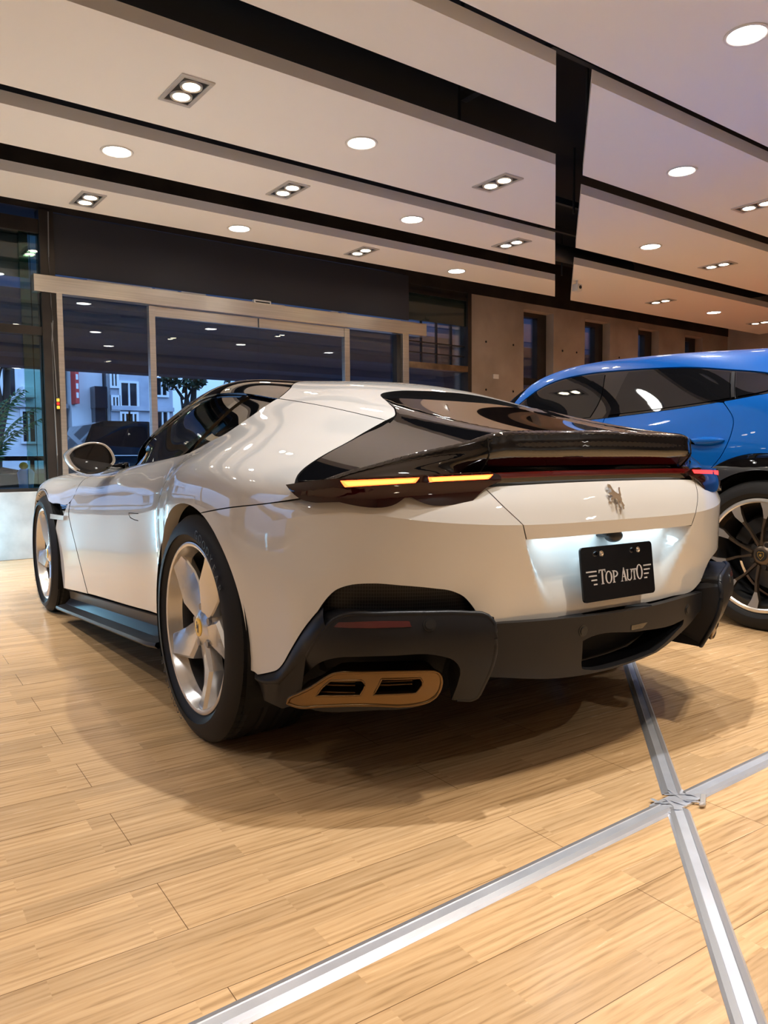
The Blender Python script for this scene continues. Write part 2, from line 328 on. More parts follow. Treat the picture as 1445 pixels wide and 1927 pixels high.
# ------------------------------------------------------------------ trimmed panels cut from those surfaces
def crom(pts, h):
    """smooth curve through pts (2 points: straight), sampled about every h"""
    P = [np.array(p, float) for p in pts]
    if len(P) == 2:
        n = max(1, int(math.ceil(np.linalg.norm(P[1]-P[0])/h))); return [P[0]+(P[1]-P[0])*i/n for i in range(n)]
    Q = [2*P[0]-P[1]]+P+[2*P[-1]-P[-2]]; out = []
    for i in range(1, len(Q)-2):
        p0, p1, p2, p3 = Q[i-1:i+3]; n = max(1, int(math.ceil(np.linalg.norm(p2-p1)/h)))
        d1 = np.linalg.norm(p2-p1)+1e-9; d0 = np.linalg.norm(p1-p0)+1e-9; d2 = np.linalg.norm(p3-p2)+1e-9
        m1 = ((p1-p0)/d0*d1+(p2-p1)/d1*d0)/(d0+d1)*d1; m2 = ((p2-p1)/d1*d2+(p3-p2)/d2*d1)/(d1+d2)*d1
        for k in range(n):
            t = k/n; out.append((2*t**3-3*t*t+1)*p1+(t**3-2*t*t+t)*m1+(-2*t**3+3*t*t)*p2+(t**3-t*t)*m2)
    return out
def loop(segs, h):
    out = []
    for s in segs: out += crom(s, h)
    return np.array(out)
def inside(poly, P):
    x, y = P[:,0], P[:,1]; r = np.zeros(len(P), bool); n = len(poly)
    for i in range(n):
        x1, y1 = poly[i]; x2, y2 = poly[(i+1) % n]
        if y1 == y2: continue
        c = ((y1 > y) != (y2 > y)) & (x < (x2-x1)*(y-y1)/(y2-y1)+x1); r ^= c
    return r
def seg_dist(poly, P):
    a = poly; b = np.roll(poly, -1, 0); d = np.full(len(P), 9e9)
    for p, q in zip(a, b):
        v = q-p; t = np.clip(((P-p)@v)/max(v@v, 1e-12), 0, 1); d = np.minimum(d, np.linalg.norm(P-(p+t[:,None]*v), axis=1))
    return d
class PM:
    """collects panel pieces (verts, faces, corner normals, material index) into one mesh with exact surface normals"""
    def __init__(s): s.V = []; s.F = []; s.NL = []; s.MI = []
    def add(s, V, F, N, mi=0):
        """F: faces as index lists into V, N: per-vertex normals (or None: flat)"""
        o = len(s.V); s.V += [tuple(p) for p in V]
        for f in F:
            s.F.append([o+i for i in f]); s.MI.append(mi)
            if N is None:
                a, b, c = (np.array(V[f[k]]) for k in (0, 1, 2)); n = np.cross(b-a, c-a); n = n/max(np.linalg.norm(n), 1e-12); s.NL += [tuple(n)]*len(f)
            else: s.NL += [tuple(N[i]) for i in f]
    def panel(s, sf, segs, h=.03, thick=.018, sign=-1, holes=(), mirror=False, both=False, mi=0, back=None, wall=None, lift=0, wallsm=False):
        poly = loop(segs, h); hl = [loop(x, h) for x in holes]
        lo, hi = poly.min(0), poly.max(0)
        gx, gy = np.meshgrid(np.arange(lo[0]+h*.37, hi[0], h), np.arange(lo[1]+h*.41, hi[1], h)); gy = gy+(np.arange(gx.shape[1])%2)*h*.5
        Pn = np.stack([gx.ravel(), gy.ravel()], 1); k = inside(poly, Pn) & (seg_dist(poly, Pn) > h*.45)
        for q in hl: k &= ~inside(q, Pn) & (seg_dist(q, Pn) > h*.45)
        Pn = Pn[k]; rings = [poly]+hl; pts = [tuple(p) for r in rings for p in r]+[tuple(p) for p in Pn]; ed = []; o = 0
        for r in rings: n = len(r); ed += [(o+i, o+(i+1) % n) for i in range(n)]; o += n
        v2, e2, f2, ov, oe, of = delaunay_2d_cdt([Vector(p) for p in pts], ed, [], 1 if not hl else 0, 1e-5)
        uv = np.array([(p.x, p.y) for p in v2]); F = [list(f) for f in f2]
        cen = np.array([uv[f].mean(0) for f in F]); ok = inside(poly, cen)
        for q in hl: ok &= ~inside(q, cen)
        F = [f for f, g in zip(F, ok) if g]
        V = sf(uv[:,0], uv[:,1]); N = sf.nrm(uv[:,0], uv[:,1])*sign; V = V+N*lift
        FF = []
        for f in F:
            n = np.cross(V[f[1]]-V[f[0]], V[f[2]]-V[f[0]]); FF.append(f if n@N[f].sum(0) > 0 else f[::-1])
        cnt = {}
        for f in FF:
            for a, b in zip(f, f[1:]+f[:1]): cnt[(a, b)] = 1
        bd = [e for e in cnt if (e[1], e[0]) not in cnt]
        for mr in ([False, True] if both else [mirror]):
            g = np.array([1, -1 if mr else 1, 1.]); X, Y = V*g, N*g; fl = (lambda f: f[::-1]) if mr else (lambda f: f)
            s.add(X, [fl(f) for f in FF], Y, mi)
            if thick:
                W = X-Y*thick
                for a, b in bd:
                    if mr: a, b = b, a
                    s.add([X[b], X[a], W[a], W[b]], [[0,1,2,3]], None, mi if wall is None else wall)
                if back is not None: s.add(W, [fl(f)[::-1] for f in FF], -Y, back)
        return s
    def build(s, name, material, parent=None):
        me = bpy.data.meshes.new(name); me.from_pydata(s.V, [], s.F)
        for p, m in zip(me.polygons, s.MI): p.use_smooth = True; p.material_index = m
        me.normals_split_custom_set(s.NL); me.update()
        return put(name, me, material, parent)
def inv(sf, x, z, u, v):
    """surface parameters where the surface passes x,z"""
    for _ in range(25):
        p = sf([u], [v])[0]; a = (sf([u+1e-4], [v])[0]-p)/1e-4; b = (sf([u], [v+1e-4])[0]-p)/1e-4
        J = np.array([[a[0], b[0]], [a[2], b[2]]]); d = np.linalg.solve(J, [x-p[0], z-p[2]]); d = np.clip(d, -.1, .1); u += d[0]; v += d[1]
    return (u, v)
def arc(sf, cx, cz, r, a0, a1, n, u, v):
    out = []
    for i in range(n+1):
        t = math.radians(a0+(a1-a0)*i/n); u, v = inv(sf, cx+r*math.cos(t), cz+r*math.sin(t), u, v); out.append((u, v))
    return out
class Dent:
    """the bumper surface pushed forward round the number plate"""
    def __init__(s, sf): s.sf = sf; s.lim = sf.lim
    def __call__(s, U, V):
        U = np.atleast_1d(np.asarray(U, float)); V = np.atleast_1d(np.asarray(V, float)); P = s.sf(U, V).copy()
        z = P[:,2]; edge = .37-.115*np.clip((.70-z)/.24, 0, 1)
        t = np.clip((edge-np.abs(P[:,1]))/.05, 0, 1); t = t*t*(3-2*t); k = np.clip((z-.485)/.20, 0, 1); k = k*k*(3-2*k)
        P[:,0] += .06*t*k; return P
    nrm = Grid.nrm
def rows(XY, zs): return [(a, b, z) for (a, b), z in zip(XY, zs if isinstance(zs, (list, tuple)) else [zs]*len(XY))]
def shift(XY, dx, dy): return [(a+dx, b-dy) for a, b in XY]
def gridof(S, rws, V, mu=False): return Grid(S, V, [[r[i] for r in rws] for i in range(len(S))], mu=mu)
# ------------------------------------------------------------------ wheels: outer face towards +y, centre at the origin
def tyre_mesh(R, rim, w, grooves=True):
    m = MB(); h = w/2
    prof = [(rim-.004, h-.028), (rim+.006, h-.014), (rim+.016, h-.008), (rim+.03, h-.001), (rim+.3*(R-rim), h+.004), (rim+.55*(R-rim), h+.002), (R-.03, h-.006), (R-.014, h-.014), (R-.005, h-.026)]
    ys = np.linspace(h-.03, -h+.03, 33)
    for i, y in enumerate(ys):
        g = (i % 8) in (3, 4); prof.append((R-(.007 if g else 0)-.002*abs(y/h)**2, y))
    prof += [(R-.005, -h+.026), (R-.014, -h+.014), (R-.03, -h+.006), (rim+.5*(R-rim), -h-.002), (rim+.016, -h+.008), (rim-.004, -h+.028)]
    m.lathe(prof, 128)
    return m
def add_sipes(m, R, w, n=64):
    h = w/2
    for k in range(n):
        a = 2*PI*k/n; c, s_ = math.cos(a), math.sin(a); t = Vector((-s_, 0, c)); r = Vector((c, 0, s_))
        for y0, y1 in ((h-.028, h-.075), (-h+.028, -h+.075)):
            p = r*(R+.0008); q = [Vector((0, y0, 0))+p-t*.0022, Vector((0, y0, 0))+p+t*.0022, Vector((0, y1, 0))+p+t*(.0022+.012), Vector((0, y1, 0))+p+t*(.012-.0022)]
            m.quad(*q, mt=1)
def text_polys(txt, size):
    """font outlines as a mesh, x to the right, y up, centred"""
    cu = bpy.data.curves.new('t', 'FONT'); cu.body = txt; cu.size = size; cu.align_x = 'CENTER'; cu.align_y = 'CENTER'; cu.resolution_u = 3
    o = bpy.data.objects.new('t', cu); COL.objects.link(o); dg = bpy.context.evaluated_depsgraph_get(); dg.update()
    me = bpy.data.meshes.new_from_object(o.evaluated_get(dg)); bpy.data.objects.remove(o); bpy.data.curves.remove(cu)
    V = [tuple(v.co) for v in me.vertices]; F = [list(p.vertices) for p in me.polygons]; bpy.data.meshes.remove(me); return V, F
def ring_text(txt, size, r, y, a_mid, pitch, squeeze=1.0):
    """letters standing outwards on the side wall; seen from +y they read clockwise"""
    bm = bmesh.new()
    for i, ch in enumerate(txt):
        if ch == ' ': continue
        V, F = text_polys(ch, size); a = a_mid+(i-(len(txt)-1)/2)*pitch   # a measured clockwise from up, seen from the left side
        # seen from +y: screen right is -x, up is z
        up_ = Vector((-math.sin(a), 0, math.cos(a))); ri = Vector((-math.cos(a), 0, -math.sin(a))); c = up_*r+Vector((0, y, 0))
        vs = [bm.verts.new(c+ri*p[0]*squeeze+up_*p[1]) for p in V]
        for f in F:
            try: bm.faces.new([vs[k] for k in f])
            except ValueError: pass
    me = bpy.data.meshes.new('letters'); bm.to_mesh(me); bm.free(); return me
HORSE = [(.10,.96),(.17,1.0),(.22,.97),(.30,.98),(.36,.90),(.40,.80),(.47,.72),(.58,.66),(.70,.60),(.78,.64),(.80,.76),(.88,.86),(.97,.84),(.93,.76),(.90,.66),(.90,.56),(.84,.50),(.86,.40),(.80,.32),(.86,.22),(.92,.16),(.84,.12),(.80,.02),(.70,.0),(.74,.08),(.74,.16),(.68,.26),(.70,.34),(.60,.30),(.52,.18),(.58,.10),(.50,.06),(.42,.10),(.46,.22),(.52,.36),(.44,.44),(.34,.46),(.24,.38),(.14,.40),(.06,.34),(.02,.40),(.12,.50),(.26,.50),(.18,.58),(.06,.56),(.0,.64),(.10,.66),(.24,.68),(.28,.76),(.22,.84),(.12,.86),(.06,.90)]
def cap_text_faces(): pass
def spoke_mesh(n, R, y_hub, y_rim, base, depth=.045):
    """n facetted blades: high bevelled leading edge with a corner, face falling to the trailing edge, drop to the barrel behind"""
    #        r/R    lead   trail  face drop
    st = [(.17, .028, .030, .004), (.34, .053, .040, .014), (.52, .076, .046, .024), (.70, .060, .046, .026), (.88, .042, .045, .018), (.965, .035, .046, .010), (1.0, .034, .047, .012)]
    m = MB(); bm = m.bm
    for k in range(n):
        a0 = base+2*PI*k/n; d = Vector((-math.sin(a0), 0, math.cos(a0))); t = Vector((-math.cos(a0), 0, -math.sin(a0))); g = []   # t: clockwise seen from outside
        for x, l, q, dr in st:
            y = y_hub+(y_rim-y_hub)*x**1.7; c = d*math.sqrt(max((x*R)**2-(l*.5)**2*(x > .9), 1e-6))
            g.append([bm.verts.new(c+t*w_+Vector((0, yy, 0))) for w_, yy in ((-l-.004, y-depth), (-l, y-.011), (-l+.011, y), (-l*.1, y-dr*.32), (q*.55, y-dr*.72), (q, y-dr), (q+.004, y-dr-.006), (q+.004, y-depth))])
        for A_, B_ in zip(g, g[1:]):
            for i in range(7): bm.faces.new((A_[i], A_[i+1], B_[i+1], B_[i]))
    return m
def wheel(parent, pos, side, R, rimR, w, name='wheel', base=0., letters=True, front=False, style='white'):
    e_ = empty(name, pos, 0 if side > 0 else PI); e_.parent = parent
    h = w/2
    ty = tyre_mesh(R, rimR, w)
    if style == 'white': add_sipes(ty, R, w)
    t = ty.build('tyre', [M['rubber'], M['dark']], e_, 30)
    if letters:
        for tx, am, ps in (('GOODYEAR', math.radians(38), .105), ('GOODYEAR', math.radians(218), .105)):
            put('tyre_lettering', ring_text(tx, .040, rimR+(R-rimR)*.52, h+.0055, am, ps, .9), M['rubber2'], t)
    # rim: lip, barrel, back
    m = MB(); m.lathe([(rimR+.003, h-.020), (rimR+.002, h-.013), (rimR-.004, h-.011), (rimR-.012, h-.014), (rimR-.016, h-.024), (rimR-.022, h-.045), (rimR-.03, h-.062)], 96)
    m.lathe([(rimR-.03, h-.062), (rimR-.038, h-.11), (rimR-.04, -h+.06), (rimR-.01, -h+.02), (rimR+.003, -h+.016)], 96, mt=1)
    m.build('rim_barrel', [M['alloy'], M['alloy_dark']] if style == 'white' else [M['bronze_alloy'], M['alloy_dark']], e_, 40)
    if style == 'white':
        sp = spoke_mesh(5, rimR-.010, h-.040, h-.016, math.radians(base))
        sp.build('spokes', M['alloy'], e_, 9)
        m = MB(); m.lathe([(.001, h-.030), (.034, h-.030), (.045, h-.034), (.075, h-.052), (.085, h-.10), (.001, h-.10)], 48); m.build('hub', M['alloy'], e_, 35)
        for k in range(5 if letters else 0):
            a = math.radians(base+36)+2*PI*k/5; c = Vector((-math.sin(a)*.066, h-.05, math.cos(a)*.066)); m = MB(); m.cyl(c, c+Vector((0, .010, 0)), .013, n=6); m.build('wheel_bolt', M['steel'], e_)
        m = MB(); m.lathe([(.0005, h-.0265), (.026, h-.0265), (.031, h-.028), (.031, h-.033)], 40); cap = m.build('hub_cap', M['yellow'], e_, 40)
        m = MB(); s = .040; m.prism([((1-x-.5)*s*.62, (y-.5)*s) for x, y in HORSE], (0, .0006, 0), (0, h-.0264, 0), (1, 0, 0), (0, 0, 1)); m.build('horse_emblem', M['plastic_b'], cap)
    else:
        m = MB(); bm = m.bm
        for k in range(5):
            for d in (-1, 1):
                a0 = math.radians(base)+2*PI*k/5; pts = []
                # thin twin spokes that widen to a machined blade at the rim
                for x, off, hw in ((.055, .10, .007), (.14, .17, .0055), (.20, .215, .008), (.245, .225, .021), (rimR-.010, .20, .030)):
                    ang = a0+d*off*1.5; y = h-.045+.028*(x/rimR); hwid = hw/x
                    tip = x > .19
                    pts.append([Vector((-math.sin(ang+q*hwid)*x, y+dy, math.cos(ang+q*hwid)*x)) for q, dy in ((-1, -.022), (-1, 0), (1, 0), (1, -.022))])
                vs = [[bm.verts.new(p) for p in r] for r in pts]
                for i, (A_, B_) in enumerate(zip(vs, vs[1:])):
                    for j in range(3): bm.faces.new((A_[j], A_[j+1], B_[j+1], B_[j])).material_index = 1 if (i >= 2 and j == 1) else 0
        m.build('spokes', [M['bronze_alloy'], M['alloy_face']], e_)
        m = MB(); m.lathe([(rimR+.003, h-.0125), (rimR-.002, h-.009), (rimR-.014, h-.010), (rimR-.020, h-.016)], 96); m.build('machined_rim_edge', M['alloy_face'], e_, 40)
        m = MB(); m.lathe([(.001, h-.035), (.036, h-.035), (.044, h-.040), (.075, h-.062), (.09, h-.11), (.001, h-.11)], 48); m.build('hub', M['bronze_alloy'], e_, 35)
        for k in range(5 if side > 0 and not front else 0):
            a = math.radians(base+36)+2*PI*k/5; c = Vector((-math.sin(a)*.062, h-.062, math.cos(a)*.062)); m = MB(); m.cyl(c, c+Vector((0, .018, 0)), .014, n=12); m.build('wheel_bolt', M['plastic_b'], e_)
        m = MB(); m.lathe([(.0005, h-.031), (.030, h-.031), (.033, h-.036)], 36); cap = m.build('hub_cap', M['plastic_b'], e_, 40)
        m = MB(); m.prism([(-.018,.016),(-.010,.021),(0,.019),(.010,.021),(.018,.016),(.017,-.004),(0,-.024),(-.017,-.004)], (0, .0008, 0), (0, h-.0308, 0), (1,0,0), (0,0,1)); m.prism([(-.015,.013),(-.009,.017),(0,.015),(.009,.017),(.015,.013),(.014,-.004),(0,-.020),(-.014,-.004)], (0, .0009, 0), (0, h-.0304, 0), (1,0,0), (0,0,1), mt=1)
        m.prism([(-.008,.004),(-.003,.009),(.004,.008),(.008,.002),(.006,-.006),(.002,-.003),(-.002,-.009),(-.005,-.003)], (0, .0009, 0), (0, h-.0300, 0), (1,0,0), (0,0,1)); m.build('shield_emblem', [M['gold'], M['plastic_b']], cap)
    # brake
    m = MB(); m.lathe([(.08, h-.165), (.19, h-.165), (.197, h-.17), (.197, h-.20), (.08, h-.20)], 64); m.build('brake_disc', M['alloy_dark'], e_, 40)
    m = MB(); m.lathe([(.13, h-.115), (.205, h-.115), (.218, h-.13), (.218, h-.20), (.13, h-.20), (.13, h-.115)], 24, a0=math.radians(20 if not front else 150), a1=math.radians(85 if not front else 215)); m.build('brake_caliper', M['caliper'], e_, 40)
    m = MB(); m.lathe([(.001, -h+.03), (.20, -h+.03), (rimR-.04, -h+.035)], 48); m.build('inner_shield', M['dark'], e_)
    return e_
# ------------------------------------------------------------------ the white coupe
CAR_RZ = math.atan2(.99821253, .05976409)
car = empty('sports_car', (0,0,0), CAR_RZ, label='white low coupe with black glass tail, lit red tail lamps and black show plate', cat='car')
def pair(name, mats, parent, *a, **k):
    """the same panel on the left and on the right side, two parts"""
    r = []
    for mr in (False, True):
        m = PM(); m.panel(*a, mirror=mr, **k); p = parent[mr] if isinstance(parent, list) else parent; r.append(m.build(name, mats, p))
    return r
def white_car():
    C = car
    VM = 3.32                                              # v of the mirrored side = VM - v
    def mir(seg): return [(u, VM-v) for u, v in seg[::-1]]
    def mirs(segs): return [mir(s) for s in segs[::-1]]
    # --- shared trim lines on the side surface A (x along the car, v up the section)
    door_rear = [(.485,.005),(.462,.15),(.447,.30),(.448,.40),(.437,.46),(.40,.525),(.362,.60),(.366,.655),(.395,.705)]
    clam = [(2.36,.404),(2.06,.421),(2.0,.45),(2.0,.52),(2.03,.60),(2.03,.68),(1.98,.76),(1.93,.83)]
    door_front = [(1.714,.006),(1.835,.127),(1.935,.239),(2.01,.317),(2.062,.367),(2.06,.415)]
    hoop_front = [(.108,1.043),(.143,1.098),(.192,1.155),(.289,1.236),(.40,1.40),(.46,1.66)]
    hoop_rear = [(-.427,1.038),(-.418,1.085),(-.365,1.15),(-.234,1.251),(-.09,1.36),(-.045,1.48),(-.03,1.66)]
    hoop_seam = [(.108,1.043),(-.075,1.036),(-.231,1.034),(-.344,1.036),(-.427,1.038)]
    delta = [(-.427,1.038),(-.455,.888),(-.507,.748),(-.535,.669),(-.548,.624),(-.556,.600)]
    glass_edge = [(-.430,1.036),(-.61,1.005),(-.764,.935),(-.852,.875)]
    lip = [(-.612,.560),(-.672,.580),(-.688,.608),(-.721,.654),(-.748,.711),(-.80,.79),(-.852,.875)]
    lip2 = [(-.852,.875),(-.875,.96),(-.884,1.15),(-.888,1.40),(-.889,1.66)]
    win_low = [(.400,.735),(.335,.755),(.25,.782),(.163,.803),(.131,.852),(.103,.94),(.112,1.035)]
    arch_r = None
    # smoother skins for the rear screen and its flaps, fitted to A
    class Fit:
        def __init__(s, basis, uv, fix=lambda x,y: 0*x):
            P = A(uv[:,0], uv[:,1]); s.b = basis; s.fix = fix; s.c = np.linalg.lstsq(np.stack([f(P[:,0], P[:,1]) for f in basis], 1), P[:,2]-fix(P[:,0], P[:,1]), rcond=None)[0]
        def __call__(s, U, V):
            P = A(U, V).copy(); P[:,2] = np.stack([f(P[:,0], P[:,1]) for f in s.b], 1)@s.c+s.fix(P[:,0], P[:,1]); return P
        nrm = Grid.nrm
    class Blend:
        def __init__(s, a, b): s.a, s.b = a, b
        def __call__(s, U, V):
            P = s.a(U, V); Q = s.b(U, V); t = np.clip((np.abs(P[:,1])-.30)/.155, 0, 1); t = t*t*(3-2*t); P[:,2] = P[:,2]*(1-t)+Q[:,2]*t; return P
        nrm = Grid.nrm
    _u, _v = [g.ravel() for g in np.meshgrid(np.linspace(-.89, -.03, 50), np.linspace(1.0, 2.32, 60))]
    GLS = Fit([lambda x,y:1+0*x, lambda x,y:x, lambda x,y:x*x], np.stack([_u, _v], 1), lambda x,y: (-.115+.11*(x+.88))*y*y)
    _fp = np.array(delta+lip+glass_edge[::-1]); _q = np.stack([g.ravel() for g in np.meshgrid(np.linspace(-.87, -.42, 60), np.linspace(.56, 1.04, 60))], 1)
    FLP = Fit([lambda x,y:1+0*x, lambda x,y:x, lambda x,y:y, lambda x,y:x*x, lambda x,y:x*y, lambda x,y:y*y, lambda x,y:y**3, lambda x,y:x*y*y], _q[inside(_fp, _q)])
    class Sym:                                             # the flap skin, also valid on the right-hand side
        def __init__(s, a): s.a = a
        def __call__(s, U, V): V = np.atleast_1d(np.asarray(V, float)); W = np.minimum(V, VM-V); P = s.a(U, W); P[:,1] *= np.where(V > VM/2, -1, 1); return P
    _g0 = GLS; GLS = Blend(_g0, Sym(FLP))
    # seam between rear quarter and bumper, taken from the bumper shelf
    BD = Dent(B)
    def arch_top(sf, vt, cx=0, cz=.375, r=.415):
        best = None
        for a in np.arange(105, 135, .5):
            u, v = inv(sf, cx+r*math.cos(math.radians(a)), cz+r*math.sin(math.radians(a)), 1.45, vt)
            if best is None or abs(v-vt) < best[0]: best = (abs(v-vt), a, u)
        return best[1], best[2]
    a_sh, u_sh = arch_top(SH, .12); a_b, u_b = arch_top(B, .32)
    _s = np.linspace(.985, u_sh, 14); _P = SH(_s, np.full(14, .12)); seamq = []; uu, vv_ = -.6, .5
    for p in _P:
        uu, vv_ = inv(A, p[0], p[2], uu, vv_); seamq.append((uu, vv_+.0035))
    # --- quarter panel
    arch_r = arc(A, 0, .375, .415, a_sh-.4, -6, 26, -.19, .45)
    quarter = [door_rear, [door_rear[-1], (.400,.735)], win_low, [(.112,1.035),(.108,1.041)], [(u, v-.003) for u, v in hoop_seam], [(u+.004, v) for u, v in delta], [(-.552,.600),(-.575,.55),seamq[0]],
               seamq, arch_r, [arch_r[-1],(.485,.005)]]
    qp = pair('rear_quarter_panel', [M['white'], M['dark']], C, A, quarter, .022, .02, back=1, wall=1)
    def arch_lip(parts, sf, pts, depth=.045, sg=-1):
        """white flange turned in round a wheel opening"""
        for s_, par in zip((1, -1), parts):
            f = np.array([1, s_, 1.]); m = MB(); bm = m.bm; g = []
            for (u, v) in pts:
                P = sf([u], [v])[0]; n = sf.nrm([u], [v])[0]*sg
                g.append([bm.verts.new((P-n*d+np.array([0,0,0]))*f) for d in (.0, .004, depth)])
            for a, b in zip(g, g[1:]):
                for k in (0, 1): bm.faces.new((a[k], a[k+1], b[k+1], b[k]))
            m.build('wheel_arch_flange', M['white'], par, 60)
    arch_lip(qp, A, arch_r)
    # --- door with its handle
    belt = [(.385,.728),(.8,.728),(1.2,.728),(1.60,.735),(1.90,.82)]
    dr = [(u+.006, v) for u, v in door_rear]
    door = [dr, [dr[-1], (.410,.728)], [(.410,.728),(.8,.728),(1.2,.728),(1.60,.735),(1.922,.824)], [(u-.006, v) for u, v in clam[::-1][:-2]], [(2.054,.418),(2.056,.367),(2.003,.317),(1.929,.239),(1.829,.127),(1.708,.008)], [(1.708,.008),(1.14,.006),(.491,.005)]]
    hd = [[(.918,.408),(.763,.411)],[(.763,.411),(.757,.38)],[(.757,.38),(.845,.384),(.905,.396),(.918,.408)]]
    d = pair('door', [M['white'], M['dark']], C, A, door, .026, .02, back=1, wall=1, holes=[hd])
    hi = [[(.914,.4055),(.767,.4085)],[(.767,.4085),(.761,.383)],[(.761,.383),(.845,.387),(.902,.398),(.914,.4055)]]
    pair('door_handle', M['white'], d, A, hi, .02, .01, lift=-.001)
    # --- front wing and bonnet (one clamshell), wheel opening cut out
    arch_f = arc(A, 2.70, .358, .398, 121, 22, 18, 2.50, .40)
    arch_f = [p for p in arch_f]
    left = [[(2.36,.407),(2.06,.424),(2.006,.45),(2.006,.52),(2.036,.60),(2.036,.68),(1.986,.76),(1.936,.83)], [(1.936,.83),(1.95,1.0),(2.02,1.25),(2.06,1.66)]]
    a_end = arch_f[-1]
    left0 = [[(3.68,.405),(3.3,.405),a_end], arch_f[::-1][:], [arch_f[0],(2.40,.405),(2.36,.407)]]
    clamp = left0+left+mirs(left)+mirs(left0)+[[(3.68,VM-.405),(3.70,2.4),(3.70,1.66),(3.70,.9),(3.68,.405)]]
    m = PM(); m.panel(A, clamp, .035, .02, back=1, wall=1); hood = m.build('bonnet_clamshell', [M['white'], M['dark']], C)
    # lower wing between wheel opening and door, with the dark outlet and bright blade
    ar2 = arc(A, 2.70, .358, .398, 186, 162, 8, 2.31, .2)
    wing = [[(1.722,.006),(1.843,.127),(1.943,.239),(2.018,.317),(2.070,.367),(2.068,.415)], [(2.068,.415),(2.10,.413)], [(2.10,.413),(2.17,.355)], [(2.17,.355),(ar2[-1][0]-.0,ar2[-1][1]-.05)], ar2[::-1][1:], [ar2[0],(2.25,.006)], [(2.25,.006),(1.722,.006)]]
    wing = [[(1.722,.006),(1.843,.127),(1.943,.239),(2.018,.317),(2.070,.367),(2.068,.413)], [(2.068,.413),(2.105,.411)], [(2.105,.411),(2.175,.350)], [(2.175,.350),(2.318,.345)], arc(A, 2.70, .358, .398, 150.5, 187, 12, 2.33, .345)[1:], [(2.30,.11),(2.27,.006)], [(2.27,.006),(1.722,.006)]]
    pair('front_wing', [M['white'], M['dark']], C, A, wing, .03, .02, back=1, wall=1)
    arch_lip([hood, hood], A, arch_f)
    vent = [[(2.09,.43),(2.37,.415)],[(2.37,.415),(2.33,.33)],[(2.33,.33),(2.15,.335)],[(2.15,.335),(2.09,.43)]]
    pair('side_outlet', M['gloss'], C, A, vent, .04, 0, lift=-.03)
    bl = [[(2.125,.352),(2.40,.352)],[(2.40,.352),(2.40,.325)],[(2.40,.325),(2.125,.328)],[(2.125,.328),(2.125,.352)]]
    pair('outlet_blade', M['chrome'], C, A, bl, .03, .02, lift=.012)
    # nose below the clamshell, ahead of the front wheel
    arf = arc(A, 2.70, .358, .398, 20, -26, 12, 3.07, .40)
    nose = [[(3.68,.402),(3.3,.402),(arf[0][0],.402)], arf, [arf[-1],(3.3,.0)], [(3.3,.0),(3.68,.0)], [(3.68,0),(3.68,.402)]]
    pair('front_bumper', [M['white'], M['dark']], C, A, nose, .04, .02, back=1)
    m = MB(); vv = np.linspace(0, VM, 41); P = A(np.full(41, 3.68), vv); bm = m.bm; bm.faces.new([bm.verts.new(p) for p in P]); m.build('front_grille', M['mesh'], C)
    # yellow script badge on the wing
    m = PM(); N_ = 10; V, F = text_polys('12Cilindri', .052)
    c0, c1 = A([2.105], [.497])[0], A([2.03], [.60])[0]; n0 = -A.nrm([2.07], [.545])[0]; ux = (c1-c0)/np.linalg.norm(c1-c0); uy = np.cross(n0, ux)
    L_ = np.linalg.norm(c1-c0); wv = max(abs(p[0]) for p in V)*2
    for s_ in (1, -1):
        m = PM(); X = [((c0+c1)/2+ux*p[0]*s_*L_/wv*1.05+uy*p[1]*.55+n0*.004)*np.array([1, s_, 1]) for p in V]
        m.add(X, F, None); m.build('script_badge', M['gold'], hood)
    # --- black roof with pillars, windscreen
    vr = 1.063
    rl = [hoop_front[::-1], [(.108,1.043),(.30,vr-.004),(.6,vr+.004),(.9,vr+.012),(1.2,vr+.015),(1.45,vr-.01),(1.65,.99),(1.80,.90),(1.90,.83)], [(1.90,.83),(1.935,.90)], [(1.935,.90),(1.80,1.00),(1.62,1.08),(1.45,1.13),(1.25,1.19),(1.12,1.30),(1.07,1.48),(1.06,1.66)]]
    roof = [[(u+.004, v) for u, v in rl[0]]]+rl[1:]+mirs(rl[1:])+[mir([(u+.004, v) for u, v in rl[0]])]
    m = PM(); m.panel(A, roof, .028, .03, back=1); m.build('roof', [M['gloss'], M['dark']], C)
    wsl = [[(1.07,1.66),(1.08,1.48),(1.13,1.31),(1.26,1.20),(1.46,1.14),(1.63,1.09),(1.81,1.01),(1.94,.92)], [(1.94,.92),(2.02,1.25),(2.05,1.66)]]
    m = PM(); m.panel(A, wsl+mirs(wsl), .04, .0, lift=-.004); m.build('windscreen', M['tint'], C)
    # --- side windows (front pane, rear pane, dividing pillar)
    top = [(.118,1.036),(.30,vr-.008),(.6,vr),(.9,vr+.008),(1.2,vr+.011),(1.45,vr-.014),(1.65,.985),(1.79,.90),(1.885,.83)]
    w = [[(.40,.735),(.8,.733),(1.2,.733),(1.60,.74),(1.885,.83)], top[::-1], [(u+.003, v+.003) for u, v in win_low[::-1]]]
    pair('side_window', M['tint'], C, A, w, .03, .006, lift=-.012)
    pil = [[(.60,.74),(.36,1.055)], [(.36,1.055),(.41,1.056)], [(.41,1.056),(.65,.74)], [(.65,.74),(.60,.74)]]
    pair('window_pillar', M['gloss'], C, A, pil, .03, .01, lift=-.006)
    sail = [[(1.56,.742),(1.90,.822)],[(1.90,.822),(1.80,.905)],[(1.80,.905),(1.66,.98),(1.60,.99)],[(1.60,.99),(1.56,.742)]]
    pair('window_sail', M['gloss'], C, A, sail, .03, .01, lift=-.005)
    # --- white hoop over the roof
    hp = [[(u, v+.003) for u, v in hoop_seam], [(u+.003, v) for u, v in hoop_rear]]
    hf = [(u-.002, v) for u, v in hoop_front]
